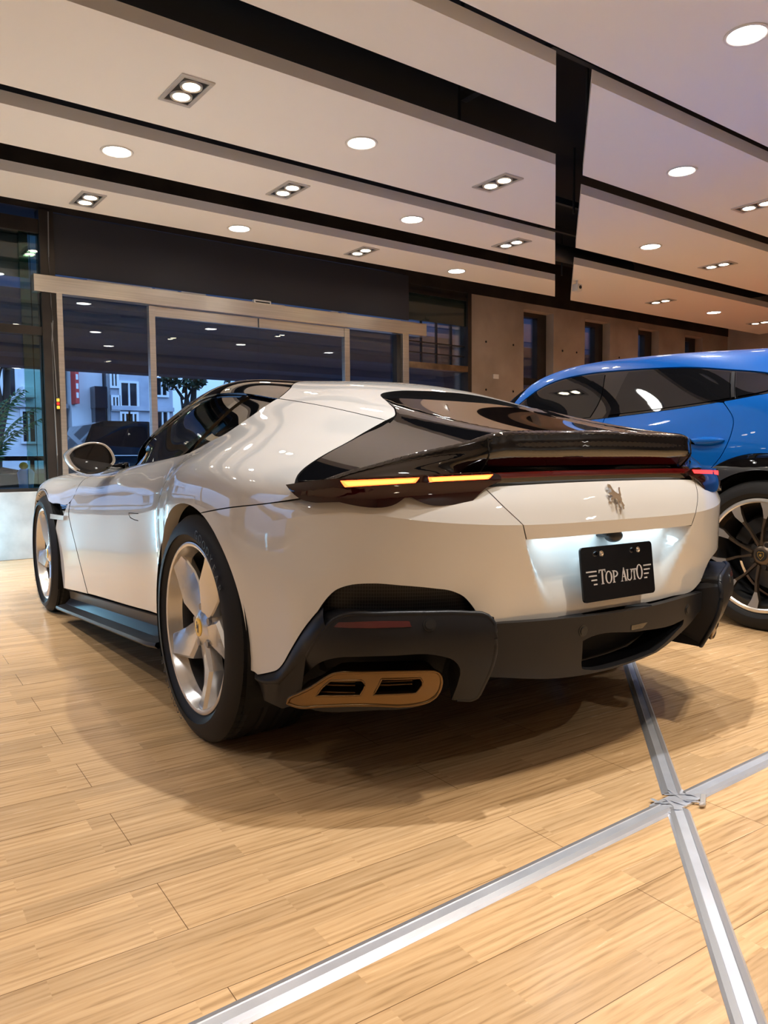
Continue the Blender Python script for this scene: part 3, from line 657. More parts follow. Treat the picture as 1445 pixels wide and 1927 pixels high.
    hoopL = [hf[::-1]]+hp
    m = PM(); m.panel(A, hoopL+mirs(hoopL), .024, .02, back=1, wall=1); m.build('roof_hoop', [M['white'], M['dark']], C)
    # --- rear screen and the two black flaps beside it
    lip3 = [(u+.015, v) for u, v in lip2]
    gl = [[(u-.002, v) for u, v in hoop_rear[::-1]], [(u, v+.002) for u, v in glass_edge[:-1]]+[(-.837,.879)], lip3]
    m = PM(); m.panel(GLS, gl+mirs(gl), .024, .004, lift=-.003); m.build('rear_screen', M['gloss'], C)
    fl = [[(u-.003, v) for u, v in delta], [(-.559,.600),(-.578,.565),(-.606,.566)], [(-.606,.566)]+[(u+.012, v+.003) for u, v in lip[1:]], [(-.840,.878)]+[(u, v-.002) for u, v in glass_edge[:-1][::-1]]]
    pair('rear_flap', M['gloss'], C, FLP, fl, .02, .005)
    # --- spoiler: the face that hangs below the lip
    E = [(-.889,1.66),(-.888,1.40),(-.884,1.15),(-.875,.96),(-.852,.875),(-.80,.79),(-.748,.711),(-.721,.654),(-.688,.608),(-.672,.580),(-.612,.56)]
    EP = np.maximum(FLP([p[0] for p in E], [p[1] for p in E]), GLS([p[0] for p in E], [p[1] for p in E])); EP[:5] = GLS([p[0] for p in E[:5]], [p[1] for p in E[:5]]); EP[5:] = FLP([p[0] for p in E[5:]], [p[1] for p in E[5:]]); EP[4] = (EP[4]+FLP([E[4][0]],[E[4][1]])[0])/2; sE = np.concatenate([[0], np.cumsum(np.linalg.norm(np.diff(EP, axis=0), axis=1))])
    bar = np.array([(0,-.880),(.2,-.877),(.385,-.865),(.57,-.828),(.70,-.775),(.80,-.70),(.86,-.62)])
    zb = .889; Gm = []; EF = EP.copy(); EF[:5] = GLS([p[0]+.03 for p in E[:5]], [p[1] for p in E[:5]]); EF[5:] = FLP([p[0]+.03 for p in E[5:]], [p[1] for p in E[5:]])
    for p, pf in zip(EP, EF):
        xb = np.interp(abs(p[1]), bar[:,0], bar[:,1]); z0 = min(zb, p[2]-.006) if p[1] < .79 else p[2]-.006
        z0 = max(z0-(abs(p[1])/.85)**2*.012, .862) if p[1] < .79 else p[2]-.006
        h = p[2]-z0; k = min(1, h/.09); row = [(pf[0], pf[1]*.998, pf[2]-.001), ((p[0]+pf[0])/2, (p[1]+pf[1])/2, (p[2]+pf[2])/2+.0022), (p[0]+.006, p[1], p[2]+.0022)]
        for t, dx in ((0, -.001), (.16, -.005), (.36, -.010), (.56, -.009), (.78, .006), (1, .022)):
            row.append((p[0]+(xb-p[0])*t*t+dx*k, p[1]*(1-.01*t), p[2]-h*t))
        Gm.append(row)
    SPO = Grid(list(sE), [-.036,-.02,-.006,0,.02,.04,.065,.085,.105], Gm, mu=True)
    sl = sE[-1]; m = PM(); m.panel(SPO, [[(-sl,-.036),(sl,-.036)], [(sl,-.036),(sl,.105)], [(sl,.105),(-sl,.105)], [(-sl,.105),(-sl,-.036)]], .012, 0, sign=-1)
    spoiler = m.build('tail_spoiler', M['gloss'], C)
    for s_ in (1, -1):                                    # joint between flap and centre section
        m = MB(); m.tube([(p[0]-.0012, p[1]*s_, p[2]) for p in SPO(np.full(9, .45), np.linspace(0.004, .10, 9))], .0022, 6); m.build('spoiler_joint', M['dark'], spoiler)
    # --- bumper, with the shelf under the lamps
    ab = arc(B, 0, .375, .415, a_b, 187, 14, 1.42, .31); ab[0] = (u_b, .32)
    bl_ = [[(.0,.277),(.366,.277)], [(.366,.277),(.383,.32)], [(.383,.32),(ab[0][0],.32)], ab, [ab[-1],(1.238,.026),(1.225,.022)], [(1.225,.022),(1.168,.030)], [(1.168,.030),(1.135,.036),(1.109,.047),(1.074,.069),(1.017,.104),(.961,.134)],
           [(.961,.134),(.935,.153),(.904,.171),(.865,.181),(.802,.183),(.72,.173),(.639,.161),(.585,.15),(.549,.132),(.523,.106),(.499,.074)], [(.499,.074),(.44,.044),(.30,.034),(.0,.034)]]
    bm_ = [[(-u, v) for u, v in s[::-1]] for s in bl_[::-1]]
    m = PM(); m.panel(BD, bl_+bm_, .013, .02, back=1, wall=1)
    ash = arc(SH, 0, .375, .415, a_b, a_sh, 5, u_b, .0)
    sh = [[(.383,.0),(u_b,.0)], [(u_b,0)]+ash[1:-1]+[(u_sh,.1195)], [(u_sh,.1195),(1.0,.1195),(.469,.1195)], [(.469,.1195),(.432,.058),(.383,0)]]
    m.panel(SH, sh, .016, .02, both=True, wall=1); bumper = m.build('rear_bumper', [M['white'], M['dark']], C); arch_lip([bumper, bumper], B, ab+[(1.238,.026)]); arch_lip([bumper, bumper], SH, ash)
    # --- boot lid with its overhanging edge
    m = PM()
    lidl = [[(0,.0),(.379,.0)], [(.379,0),(.428,.058),(.465,.119)], [(.465,.119),(0,.119)]]
    m.panel(SH, lidl+[[(-u, v) for u, v in s[::-1]] for s in lidl[::-1]], .018, .02)
    lp = [[(0,.280),(.363,.280)], [(.363,.280),(.379,.320)], [(.379,.320),(0,.320)]]
    m.panel(B, lp+[[(-u, v) for u, v in s[::-1]] for s in lp[::-1]], .018, .075); lid = m.build('boot_lid', M['white'], C)
    # prancing horse in chrome
    m = MB(); p0 = SH([0.004], [.063])[0]; n0 = -SH.nrm([0.0], [.063])[0]; s = .082; uy = np.cross(n0, (0,1,0)); uy = uy/np.linalg.norm(uy); uy = uy if uy[2] > 0 else -uy
    m.prism([(-(x-.5)*s*.72, (y-.5)*s) for x, y in HORSE], n0*.006, p0+n0*.004, (0,1,0), uy); m.build('horse_emblem', M['chrome'], lid)
    # reversing camera pod and plate lamps under the edge
    m = MB(); m.ball((-.925, -.005, .694), .022, (1,1.5,.9), 20); m.box((-.93,-.035,.69), (-.88,.03,.712), .006); cm = m.build('reversing_camera', M['plastic_b'], C, 40)
    M['plamp'] = mat('plate_lamp_lens', (.9,.9,.9), .3, emit=(.62,.85,1), estr=2.2)
    for y in (.17, -.17):
        m = MB(); m.box((-.915,y-.045,.702), (-.885,y+.045,.712), .003); m.build('plate_lamp', M['plamp'], C)
    for y in (.17, -.17):
        o = area_light('plate_light', (0,0,0), (0,0,0), .05, .26, .27, (.62,.86,1.0)); o.parent = C; o.location = (-.917, y*.95, .699); o.rotation_euler = (0, math.radians(-14), 0)
    # --- light bar and lamps
    SL = [0,.2,.385,.57,.72,.85,.99]
    L0 = [(-.905,0),(-.902,.2),(-.888,.385),(-.85,.57),(-.79,.715),(-.70,.835),(-.578,.902)]; LZ = [.879,.879,.877,.873,.868,.862,.856]
    zz = lambda d: [z+d for z in LZ]
    LB = gridof(SL, [rows(shift(L0,.02,.01), zz(-.07)), rows(shift(L0,.006,.003), zz(-.03)), rows(L0, LZ), rows(L0, zz(.012)), rows(shift(L0,.008,.004), zz(.03))], [-.07,-.03,0,.012,.03], True)
    m = PM(); m.panel(LB, [[(.44,-.004),(.44,.012)], [(.44,.012),(-.44,.012)], [(-.44,.012),(-.44,-.004)], [(-.44,-.004),(.44,-.004)]], .02, .03, mi=0); barr = m.build('light_bar', M['barred'], C)
    m = PM(); m.panel(LB, [[(.45,-.028),(.45,-.0045)], [(.45,-.0045),(-.45,-.0045)], [(-.45,-.0045),(-.45,-.028)], [(-.45,-.028),(.45,-.028)]], .02, .06, lift=-.006); m.build('bar_underside', M['gloss'], barr)
    LL = gridof(SL, [rows(shift(L0,-.012,-.010), zz(-.07)), rows(shift(L0,-.008,-.006), zz(-.03)), rows(L0, LZ), rows(L0, zz(.012)), rows(shift(L0,.008,.004), zz(.03))], [-.07,-.03,0,.012,.03], True)
    for s_ in (False, True):
        m = PM(); tail = [[(.445,.014),(.84,.014)], [(.84,.014),(.93,.010),(.988,.006)], [(.988,.006),(.974,-.010),(.945,-.030),(.90,-.044),(.85,-.046)], [(.85,-.046),(.827,-.046)], [(.827,-.046),(.814,-.050),(.70,-.056),(.681,-.043)], [(.681,-.043),(.665,-.043)], [(.665,-.043),(.63,-.060),(.507,-.066)], [(.507,-.066),(.457,-.028),(.412,-.012)], [(.412,-.012),(.412,.0),(.445,.014)]]
        m.panel(LL, tail, .014, .06, mirror=s_, lift=.007); lamp = m.build('tail_lamp', M['lensred'], C); lamp['label'] = 'left tail lamp cluster, lit' if not s_ else 'right tail lamp cluster, lit'
        for q in ([(.815,-.0095),(.655,-.0065),(.645,.0085),(.825,.0095)], [(.618,-.0060),(.452,-.0050),(.438,.0085),(.622,.0080)]):
            m = PM(); m.panel(LL, [[q[i], q[(i+1) % 4]] for i in range(4)], .012, .004, mirror=s_, lift=.0085)
            m2 = [((a[0]*.9+sum(p[0] for p in q)/4*.1), (a[1]*.60+sum(p[1] for p in q)/4*.40)) for a in q]
            g_ = m.build('lit_strip', M['led'] if not s_ else M['led2'], lamp)
            k = PM(); k.panel(LL, [[m2[i], m2[(i+1) % 4]] for i in range(4)], .012, 0, mirror=s_, lift=.0095); k.build('lit_core', M['ledcore'] if not s_ else M['led2'], g_)
    # --- black lower rear: corner trims, exhaust pods, centre panel
    P0 = [(-.965,.50),(-.94,.56),(-.87,.70),(-.81,.80),(-.73,.865),(-.60,.91)]; SPD = [0,.07,.22,.34,.44,.58]
    tuck = lambda L, dx, dy: [(a+dx*k, b-dy*k) for (a, b), k in zip(L, (0,.12,.55,1,1,.9))]
    PD = gridof(SPD, [rows(shift(tuck(P0,.0,.13),.105,.0),.22), rows(shift(tuck(P0,.0,.05),.045,0),.32), rows(P0,.42), rows(P0,.50), rows(shift(P0,.014,.008),.55)], [.22,.32,.42,.50,.55])
    ridge = [(.520,.404),(.466,.474),(.426,.514),(.396,.527),(.30,.532),(.185,.531),(.075,.527),(.02,.518),(.002,.498)]
    pod = [ridge, [(.002,.498),(.0,.40),(.002,.305)], [(.002,.305),(.006,.284),(.025,.276)], [(.025,.276),(.090,.282)], [(.090,.282),(.088,.345),(.093,.38),(.114,.406),(.148,.420),(.27,.426),(.36,.423),(.412,.417),(.464,.398),(.522,.356),(.572,.312)], [(.572,.312),(.580,.345),(.555,.370),(.520,.404)]]
    for s_ in (False, True):
        f_ = np.array([1, -1 if s_ else 1, 1.]); side = 'left' if not s_ else 'right'
        m = PM(); m.panel(PD, pod, .018, .10, mirror=s_)
        # inner cheek of the pod, sloping forward to the bumper, and the top shelf behind the ridge
        rg = loop([ridge], .02); R3 = PD(rg[:,0], rg[:,1])*f_
        for k_ in range(len(R3)-1):
            a, b = R3[k_], R3[k_+1]; back_ = lambda p: np.array([p[0]+.13, p[1]-.012*f_[1], p[2]-.004]); 
            m.add([a, b, back_(b), back_(a)], [[0,1,2,3] if s_ else [3,2,1,0]], None)
        ck = PD(np.full(12, .003), np.linspace(.278, .515, 12))*f_
        for k_ in range(11):
            a, b = ck[k_], ck[k_+1]; back_ = lambda p: np.array([p[0]+.22, p[1]-.02*f_[1], p[2]])
            m.add([a, b, back_(b), back_(a)], [[0,1,2,3] if not s_ else [3,2,1,0]], None)
        podo = m.build('exhaust_pod', M['satin'], C)
        ed = loop([ridge, [(.002,.498),(.0,.40),(.002,.305)], [(.002,.305),(.006,.284),(.025,.276)], [(.025,.276),(.086,.281)]], .02); E3 = PD(ed[:,0], ed[:,1]); EN = -PD.nrm(ed[:,0], ed[:,1])
        m = MB(); m.tube([(p-n*.0065)*f_ for p, n in zip(E3, EN)], .008, 10); m.build('rounded_edge', M['satin'], podo, 60)
        # slanting trim between the white edge and the pod ridge, down to the corner foot
        wl = loop([[(1.238,.026),(1.225,.022)],[(1.225,.022),(1.168,.030),(1.135,.036),(1.109,.047),(1.074,.069),(1.017,.104),(.961,.134),(.93,.150)]], .03); W3 = B(wl[:,0], wl[:,1])
        rl_ = loop([[(.52,.404),(.466,.474),(.43,.512)]], .03); Rr = PD(rl_[:,0], rl_[:,1])
        foot = np.array([(-.452,.945,.300),(-.50,.938,.300),(-.555,.925,.310)]); rid = np.vstack([foot, Rr]); tw = np.linspace(0, 1, 26)
        def samp(P): s = np.concatenate([[0], np.cumsum(np.linalg.norm(np.diff(P, axis=0), axis=1))]); s /= s[-1]; return np.stack([np.interp(tw, s, P[:,i]) for i in range(3)], 1)
        Wt, Rt = samp(W3)-np.array([0,.003,.002]), samp(rid); m = MB(); bm = m.bm; gr = []
        low = np.array([(-.437,.93,.285),(-.455,.925,.240),(-.53,.905,.232),(-.60,.885,.262),(-.625,.89,.31)])
        for a, b in zip(Wt, Rt): gr.append([bm.verts.new((a+(b-a)*t+np.array([-.012, .010, 0])*math.sin(PI*t))*f_) for t in np.linspace(0, 1, 7)])
        for g0, g1 in zip(gr, gr[1:]):
            for i in range(6): bm.faces.new((g0[i], g1[i], g1[i+1], g0[i+1]))
        fe = samp(np.vstack([rid[:4]])); lo_ = samp(low[:4]); gr = []
        for a, b in zip(fe, lo_): gr.append([bm.verts.new((a+(b-a)*t)*f_) for t in (0,.5,1)]+[bm.verts.new((b+np.array([.05,-.10,0]))*f_)])
        for g0, g1 in zip(gr, gr[1:]):
            for i in range(3): bm.faces.new((g0[i], g1[i], g1[i+1], g0[i+1]))
        m.build('corner_trim', M['satin'], C, 40)
        # reflector and parking sensor on the pod
        m = PM(); m.panel(PD, [[(.424,.496),(.411,.509)],[(.411,.509),(.31,.515),(.226,.5135)],[(.226,.5135),(.220,.499)],[(.220,.499),(.32,.498),(.424,.496)]], .02, .004, mirror=s_, lift=.001); m.build('rear_reflector', M['refl'], podo)
        sc_ = PD([.175], [.503])[0]*f_; ns = -PD.nrm([.175], [.503])[0]*f_; m = MB(); m.cyl(sc_-ns*.01, sc_+ns*.004, .0135, .0115, 24); m.cyl(sc_-ns*.01, sc_+ns*.0015, .018, .017, 24); m.build('parking_sensor', M['plastic_b'], podo, 40)
        # dark recess round the tailpipe
        m = PM(); m.panel(PD, [[(.112,.24),(.098,.383)],[(.098,.383),(.12,.412),(.27,.43),(.412,.422),(.507,.372),(.575,.30)],[(.575,.30),(.575,.24)],[(.575,.24),(.112,.24)]], .04, 0, mirror=s_, lift=-.10); m.build('exhaust_recess', M['dark'], podo)
        # tailpipe: bronze frame with two openings
        E0 = [(-.885,.56),(-.845,.67),(-.775,.79),(-.69,.885),(-.60,.94)]
        PE = gridof([0,.12,.24,.34,.44], [rows(shift(E0,.04,.02),.22), rows(shift(E0,.01,.005),.30), rows(E0,.40)], [.22,.30,.40])
        out = [[(.420,.268),(.414,.284),(.385,.303),(.355,.322),(.333,.340),(.312,.358),(.299,.367),(.277,.3725)], [(.277,.3725),(.174,.374),(.085,.371)], [(.085,.371),(.060,.366),(.049,.352),(.048,.335),(.054,.312),(.064,.297)], [(.064,.297),(.080,.286),(.116,.277),(.16,.275)], [(.16,.275),(.219,.280),(.331,.272),(.380,.262),(.420,.268)]]
        h1 = [[(.305,.3495),(.242,.3515)],[(.242,.3515),(.236,.344),(.245,.309)],[(.245,.309),(.338,.303)],[(.338,.303),(.322,.330),(.305,.3495)]]
        h2 = [[(.200,.3545),(.108,.3530)],[(.108,.3530),(.101,.342),(.117,.311)],[(.117,.311),(.218,.310)],[(.218,.310),(.207,.335),(.200,.3545)]]
        m = PM(); m.panel(PE, out, .012, .09, holes=[h1, h2], mirror=s_); tp = m.build('tailpipe_trim', M['exh'], C)
        for nm, lp_, r_ in (('outer_rim', out, .0045), ('opening_rim', h1, .0026), ('opening_rim', h2, .0026)):
            q_ = loop(lp_, .012); q_ = np.vstack([q_, q_[:1]]); m = MB(); m.tube([p*f_ for p in PE(q_[:,0], q_[:,1])], r_, 8); m.build(nm, M['exh'], tp, 60)
        m = PM()
        for hh in (h1, h2): m.panel(PE, hh, .02, 0, mirror=s_, lift=-.055)
        m.build('tailpipe_bore', M['dark'], tp)
        m = MB()
        for hh, us in ((h1, (.248, .322)), (h2, (.118, .205))):
            for v_, t_ in ((.343, .0018), (.333, .0018), (.312, .002)): m.tube([(p+np.array([.018,0,0]))*f_ for p in PE(np.linspace(us[0], us[1]+(.343-v_)*.3, 8), np.full(8, v_))], t_, 6)
        m.build('tailpipe_vanes', M['exh'], tp)
        # low dark lip under the tailpipe
        m = PM(); m.panel(PE, [[(.09,.277),(.219,.279),(.331,.271),(.37,.263)],[(.37,.263),(.34,.256),(.22,.262),(.12,.268),(.09,.277)]], .02, .05, mirror=s_, lift=-.002); m.build('tailpipe_lip', M['satin'], tp)
        # honeycomb in the opening above the pod
        gz = [[(1.0,.08),(.97,.16),(.90,.20),(.80,.205),(.62,.19),(.53,.16),(.47,.06)],[(.47,.06),(.70,.02),(1.0,.08)]]
        m = PM(); m.panel(B, gz, .04, 0, mirror=s_, lift=-.032); m.build('bumper_grille', M['mesh'], bumper)
    # centre panel with its scoop
    SC = [0,.2,.41,.62,.75]; C0 = [(-.955,0),(-.948,.2),(-.922,.41),(-.85,.62),(-.78,.73)]
    CP = gridof(SC, [rows(shift(C0,.03,0),.24), rows(shift(C0,.008,0),.34), rows(C0,.44), rows(shift(C0,-.004,0),.52)], [.24,.34,.44,.52], True)
    cpz = [[(.475,.484),(.218,.475),(.027,.469),(-.174,.469),(-.366,.474),(-.52,.472),(-.640,.463)], [(-.640,.463),(-.60,.440),(-.52,.425),(-.461,.408),(-.39,.378),(-.314,.350),(-.25,.327),(-.204,.313)], [(-.204,.313),(-.173,.309),(-.039,.297),(.06,.294),(.135,.295),(.23,.301),(.475,.338)], [(.475,.338),(.475,.484)]]
    sco = [[(.151,.401),(.137,.405),(-.10,.397),(-.271,.392),(-.345,.400)], [(-.345,.400),(-.345,.392),(-.30,.365),(-.24,.336),(-.185,.316)], [(-.185,.316),(-.039,.304),(.118,.309),(.142,.316),(.149,.335)], [(.149,.335),(.151,.401)]]
    m = PM(); m.panel(CP, cpz, .016, .022, holes=[sco]); cen = m.build('diffuser_panel', M['satin'], C)
    m = PM(); m.panel(CP, [[(.19,.43),(.19,.26)],[(.19,.26),(-.42,.26)],[(-.42,.26),(-.42,.43)],[(-.42,.43),(.19,.43)]], .05, 0, lift=-.10); m.build('scoop_back', M['dark'], cen)
    m = PM()
    so = loop([s for s in sco], .02); S3 = CP(so[:,0], so[:,1]); 
    for k_ in range(len(S3)):
        a, b = S3[k_], S3[(k_+1) % len(S3)]; o_ = np.array([.10,0,.0]); m.add([a, b, b+o_, a+o_], [[0,1,2,3]], None)
    m.build('scoop_wall', M['satin'], cen)
    # ledge between the white bumper and the panel, with three ribs
    m = MB(); tp_ = CP(np.linspace(.43, -.62, 30), np.interp(np.linspace(.43, -.62, 30), [-.62,-.366,-.174,.027,.218,.43], [.463,.474,.469,.469,.475,.481]))
    bm = m.bm; pr = [(bm.verts.new(p+np.array([.003,0,-.004])), bm.verts.new(p+np.array([.10,0,-.022]))) for p in tp_]
    for a, b in zip(pr, pr[1:]): bm.faces.new((a[0], b[0], b[1], a[1]))
    m.build('diffuser_shelf', M['dark'], cen)
    for y in (.16, -.13, -.36):
        m = MB(); m.box((-.945+.25*y*y*1.1,y-.05,.455), (-.83,y+.05,.474), .008, rot=Matrix.Rotation(-.35, 3, 'Z')); m.build('diffuser_rib', M['satin'], cen, 30)
    for u_, v_ in ((.152,.431), (-.365,.430)):
        sc_ = CP([u_], [v_])[0]; ns = -CP.nrm([u_], [v_])[0]; m = MB(); m.cyl(sc_-ns*.01, sc_+ns*.004, .0135, .0115, 24); m.cyl(sc_-ns*.01, sc_+ns*.0015, .018, .017, 24); m.build('parking_sensor', M['plastic_b'], cen, 40)
    m = PM(); m.panel(CP, [[(-.055,.421),(-.135,.421)],[(-.135,.421),(-.110,.406)],[(-.110,.406),(-.055,.406)],[(-.055,.406),(-.055,.421)]], .02, .002, lift=.0015); m.build('fog_lamp_plaque', M['gloss'], cen)
    # vane: the diffuser side wall that turns into the right pod
    m = MB(); bm = m.bm
    for s_ in (1,):
        va = loop([[(-.640,.463),(-.60,.440),(-.52,.425),(-.461,.408),(-.39,.378),(-.314,.350),(-.25,.327),(-.204,.313)]], .04); V3 = CP(va[:,0], va[:,1]); pr = [(bm.verts.new(p), bm.verts.new(p+np.array([.10,-.05,-.02])), bm.verts.new(p+np.array([.30,-.08,-.05]))) for p in V3]
        for a, b in zip(pr, pr[1:]):
            for i in (0, 1): bm.faces.new((a[i], a[i+1], b[i+1], b[i]))
    m.build('diffuser_vane', M['satin'], cen, 40)
    # --- side skirts
    xs = np.linspace(.43, 2.29, 24)
    for s_ in (1, -1):
        m = MB(); bm = m.bm; gr = []
        for x in xs:
            zt = .327-.0775*(x-.49); o_ = .028*min(1, (x-.40)/.06)
            pr = [(.925, zt+.002), (.905, zt-.012), (.90, zt-.055), (.93, zt-.085), (.952+o_, zt-.093), (.956+o_, zt-.105), (.945+o_, zt-.116), (.88, zt-.12), (.70, zt-.12)]
            gr.append([bm.verts.new((x, y*s_, z)) for y, z in pr])
        for a, b in zip(gr, gr[1:]):
            for i in range(len(a)-1): bm.faces.new((a[i], a[i+1], b[i+1], b[i]))
        m.build('side_skirt', M['satin'], C, 35)
    # --- underbody, wheel wells, cabin
    m = MB(); m.box((-.78,-.46,.31), (-.44,.46,.50)); m.box((-.58,-.74,.30), (-.45,.74,.50)); m.box((-.46,-.55,.16), (3.4,.55,.30)); m.box((.46,-.86,.17), (2.26,.86,.26)); m.box((-.70,-.72,.50), (-.45,.72,.80)); m.box((3.1,-.8,.18), (3.62,.8,.24))
    m.build('underbody', M['liner'], C)
    for cx, cz, r in ((0,.375,.425), (2.70,.358,.408)):
        for s_ in (1, -1):
            m = MB(); m.lathe([(r, .96*s_), (r, .58*s_), (.02, .58*s_)], 40, c=(cx, 0, cz), a0=math.radians(-25), a1=math.radians(205)); m.build('wheel_well', M['liner'], C)
    m = MB(); m.box((-.30,-.78,.30), (2.0,.78,.34)); m.box((1.45,-.74,.34), (1.95,.74,.80)); m.box((-.45,-.70,.34), (-.30,.70,.85)); m.build('cabin_tub', M['dark'], C)
    for y in (.38, -.38):
        m = MB(); m.box((.35,y-.24,.40), (.85,y+.24,.52), .05); m.box((.15,y-.22,.46), (.34,y+.22,1.02), .06, rot=Matrix.Rotation(-.25, 3, 'Y')); m.box((.06,y-.13,1.0), (.16,y+.13,1.13), .04); m.build('seat', M['leather'], C, 40)
    m = MB(); m.lathe([(.165,-.012),(.18,0),(.165,.012),(.15,0),(.165,-.012)], 40, c=(0,0,0)); me = m.mesh(60); st = put('steering_wheel', me, M['leather'], C, (1.28,.38,.83), (0,0,PI/2))
    # --- wheels
    wheel(C, (0,.8225+.003,.375), 1, .377, .284, .310, 'rear_wheel', base=-43)
    wheel(C, (0,-.8255,.375), -1, .377, .284, .310, 'rear_wheel', base=20, letters=False)
    wheel(C, (2.70,.842,.3605), 1, .363, .282, .270, 'front_wheel', base=-30, front=True)
    wheel(C, (2.70,-.842,.3605), -1, .363, .282, .270, 'front_wheel', base=10, letters=False, front=True)
    # --- door mirrors
    oc = [(1.065,.960),(1.053,.978),(1.004,1.008),(.942,1.024),(.881,1.011),(.852,.978),(.841,.926),(.859,.905),(.915,.875),(1.003,.879),(1.036,.902),(1.059,.938)]
    gc = [(1.034,.972),(.98,1.002),(.918,1.013),(.884,.995),(.872,.962),(.876,.915),(.909,.898),(1.007,.908),(1.034,.940)]
    for s_ in (1, -1):
        O = np.array(crom(oc+[oc[0]], .012)); c = O.mean(0); m = MB(); bm = m.bm; gr = []
        for x, k in ((1.425,.86),(1.418,.95),(1.422,1.0),(1.46,1.02),(1.52,.97),(1.58,.80),(1.615,.50),(1.625,.12)): gr.append([bm.verts.new((x, (c[0]+(p[0]-c[0])*k)*s_, c[1]+(p[1]-c[1])*k+.01*(1-k))) for p in O])
        for a, b in zip(gr, gr[1:]):
            n = len(a)
            for i in range(n):
                f = bm.faces.new((a[i], a[(i+1) % n], b[(i+1) % n], b[i])); zc = sum(v.co.z for v in f.verts)/4; yc = abs(sum(v.co.y for v in f.verts)/4)
                f.material_index = 1 if (zc < .915+.02*(yc-.86)/.2 and not (yc > 1.0 and zc > .89)) else 0
        bm.faces.new(gr[-1]); mr = m.build('wing_mirror', [M['white'], M['gloss']], C, 40)
        m = MB(); Gp = np.array(crom(gc+[gc[0]], .012)); m.prism([(p[0]*s_, p[1]) for p in Gp], (.012,0,0), (1.4215,0,0), (0,1,0), (0,0,1)); m.prism([(p[0]*s_, p[1]) for p in (c+(O-c)*.93)], (.01,0,0), (1.4235,0,0), (0,1,0), (0,0,1), mt=1); m.build('mirror_glass', [M['mirror'], M['gloss']], mr)
        m = MB(); m.tube([(1.50,.86*s_,.905), (1.56,.81*s_,.900), (1.64,.755*s_,.905)], [.016,.014,.018], 12); m.box((1.60,.735*s_-.012,.885), (1.74,.735*s_+.012,.925), .008); m.build('mirror_stalk', M['gloss'], mr, 40)
    # --- show plate
    pc = Vector((-.943,-.002,.590)); tilt = math.radians(-6.5)
    e_ = empty('number_plate', pc); e_.parent = C; e_.rotation_euler = (0, -tilt*1.0, 0); 
    m = MB(); bm = m.bm; W_, H_, r_ = .159, .0795, .012; pl = []
    for cx, cy, a in ((W_-r_,H_-r_,0),(-W_+r_,H_-r_,90),(-W_+r_,-H_+r_,180),(W_-r_,-H_+r_,270)): pl += [(cx+r_*math.cos(math.radians(a+t)), cy+r_*math.sin(math.radians(a+t))) for t in (0,22,45,67,90)]
    m.prism([(-x, y) for x, y in pl], (.006,0,0), (-.006,0,0), (0,1,0), (0,0,1)); m.build('plate_board', M['plate'], e_)
    m = MB(); m.box((0,-.11,-.055), (.05,.11,.05), .012); m.build('plate_bracket', M['white'], e_, 40)
    for y in (.085, -.078):
        m = MB(); m.lathe([(.0005,0),(.006,.0),(.0085,-.003),(.009,-.006)], 16); b_ = m.build('plate_screw', M['chrome'], e_, 30); b_.location = (-.0125, y, .058); b_.rotation_euler = (0,0,-PI/2)
    # lettering: serif capitals drawn as polygons, y to the left so x on the plate = -y
    m = MB()
    def poly(p): m.prism([(-x, y) for x, y in p], (-.0008,0,0), (-.006,0,0), (0,1,0), (0,0,1))
    def ell(cx, cy, rx, ry, ix, iy, n=28):
        for k in range(n):
            a, b = 2*PI*k/n, 2*PI*(k+1)/n
            poly([(cx+rx*math.cos(a), cy+ry*math.sin(a)), (cx+rx*math.cos(b), cy+ry*math.sin(b)), (cx+ix*math.cos(b), cy+iy*math.sin(b)), (cx+ix*math.cos(a), cy+iy*math.sin(a))])
    def rect(x0, y0, x1, y1): poly([(x0,y0),(x1,y0),(x1,y1),(x0,y1)])
    def T(x, w, h, s): rect(x+w/2-s/2, 0, x+w/2+s/2, h); rect(x, h-.0035, x+w, h); poly([(x,h),(x,h-.010),(x+.0016,h-.010),(x+.004,h-.003)]); poly([(x+w,h),(x+w-.004,h-.003),(x+w-.0016,h-.010),(x+w,h-.010)]); rect(x+w/2-s, 0, x+w/2+s, .0022)
    def Oc(x, w, h): ell(x+w/2, h/2, w/2, h/2+.0008, w/2-.0062, h/2-.0022)
    def P_(x, w, h, s):
        rect(x+.003, 0, x+.003+s, h); rect(x, 0, x+s+.006, .0022); rect(x, h-.0022, x+.006, h); n = 12; cx = x+.003+s*.8; cy = h*.71
        for k in range(n):
            a, b = -PI/2+PI*k/n, -PI/2+PI*(k+1)/n; o = (w-.003-s*.8, h*.29); i_ = (w-.003-s*.8-.0055, h*.29-.0028)
            poly([(cx+o[0]*math.cos(a), cy+o[1]*math.sin(a)), (cx+o[0]*math.cos(b), cy+o[1]*math.sin(b)), (cx+i_[0]*math.cos(b), cy+i_[1]*math.sin(b)), (cx+i_[0]*math.cos(a), cy+i_[1]*math.sin(a))])
    def A_(x, w, h, s): poly([(x+.003,0),(x+.006,0),(x+w*.5,h*.82),(x+w*.46,h)]); poly([(x+w*.46,h),(x+w*.5-.003,h*.78),(x+w-.009,0),(x+w-.0025,0),(x+w*.5+.002,h)]); rect(x+w*.26, h*.30, x+w*.70, h*.30+.0024); rect(x, 0, x+.010, .0022); rect(x+w-.012, 0, x+w, .0022)
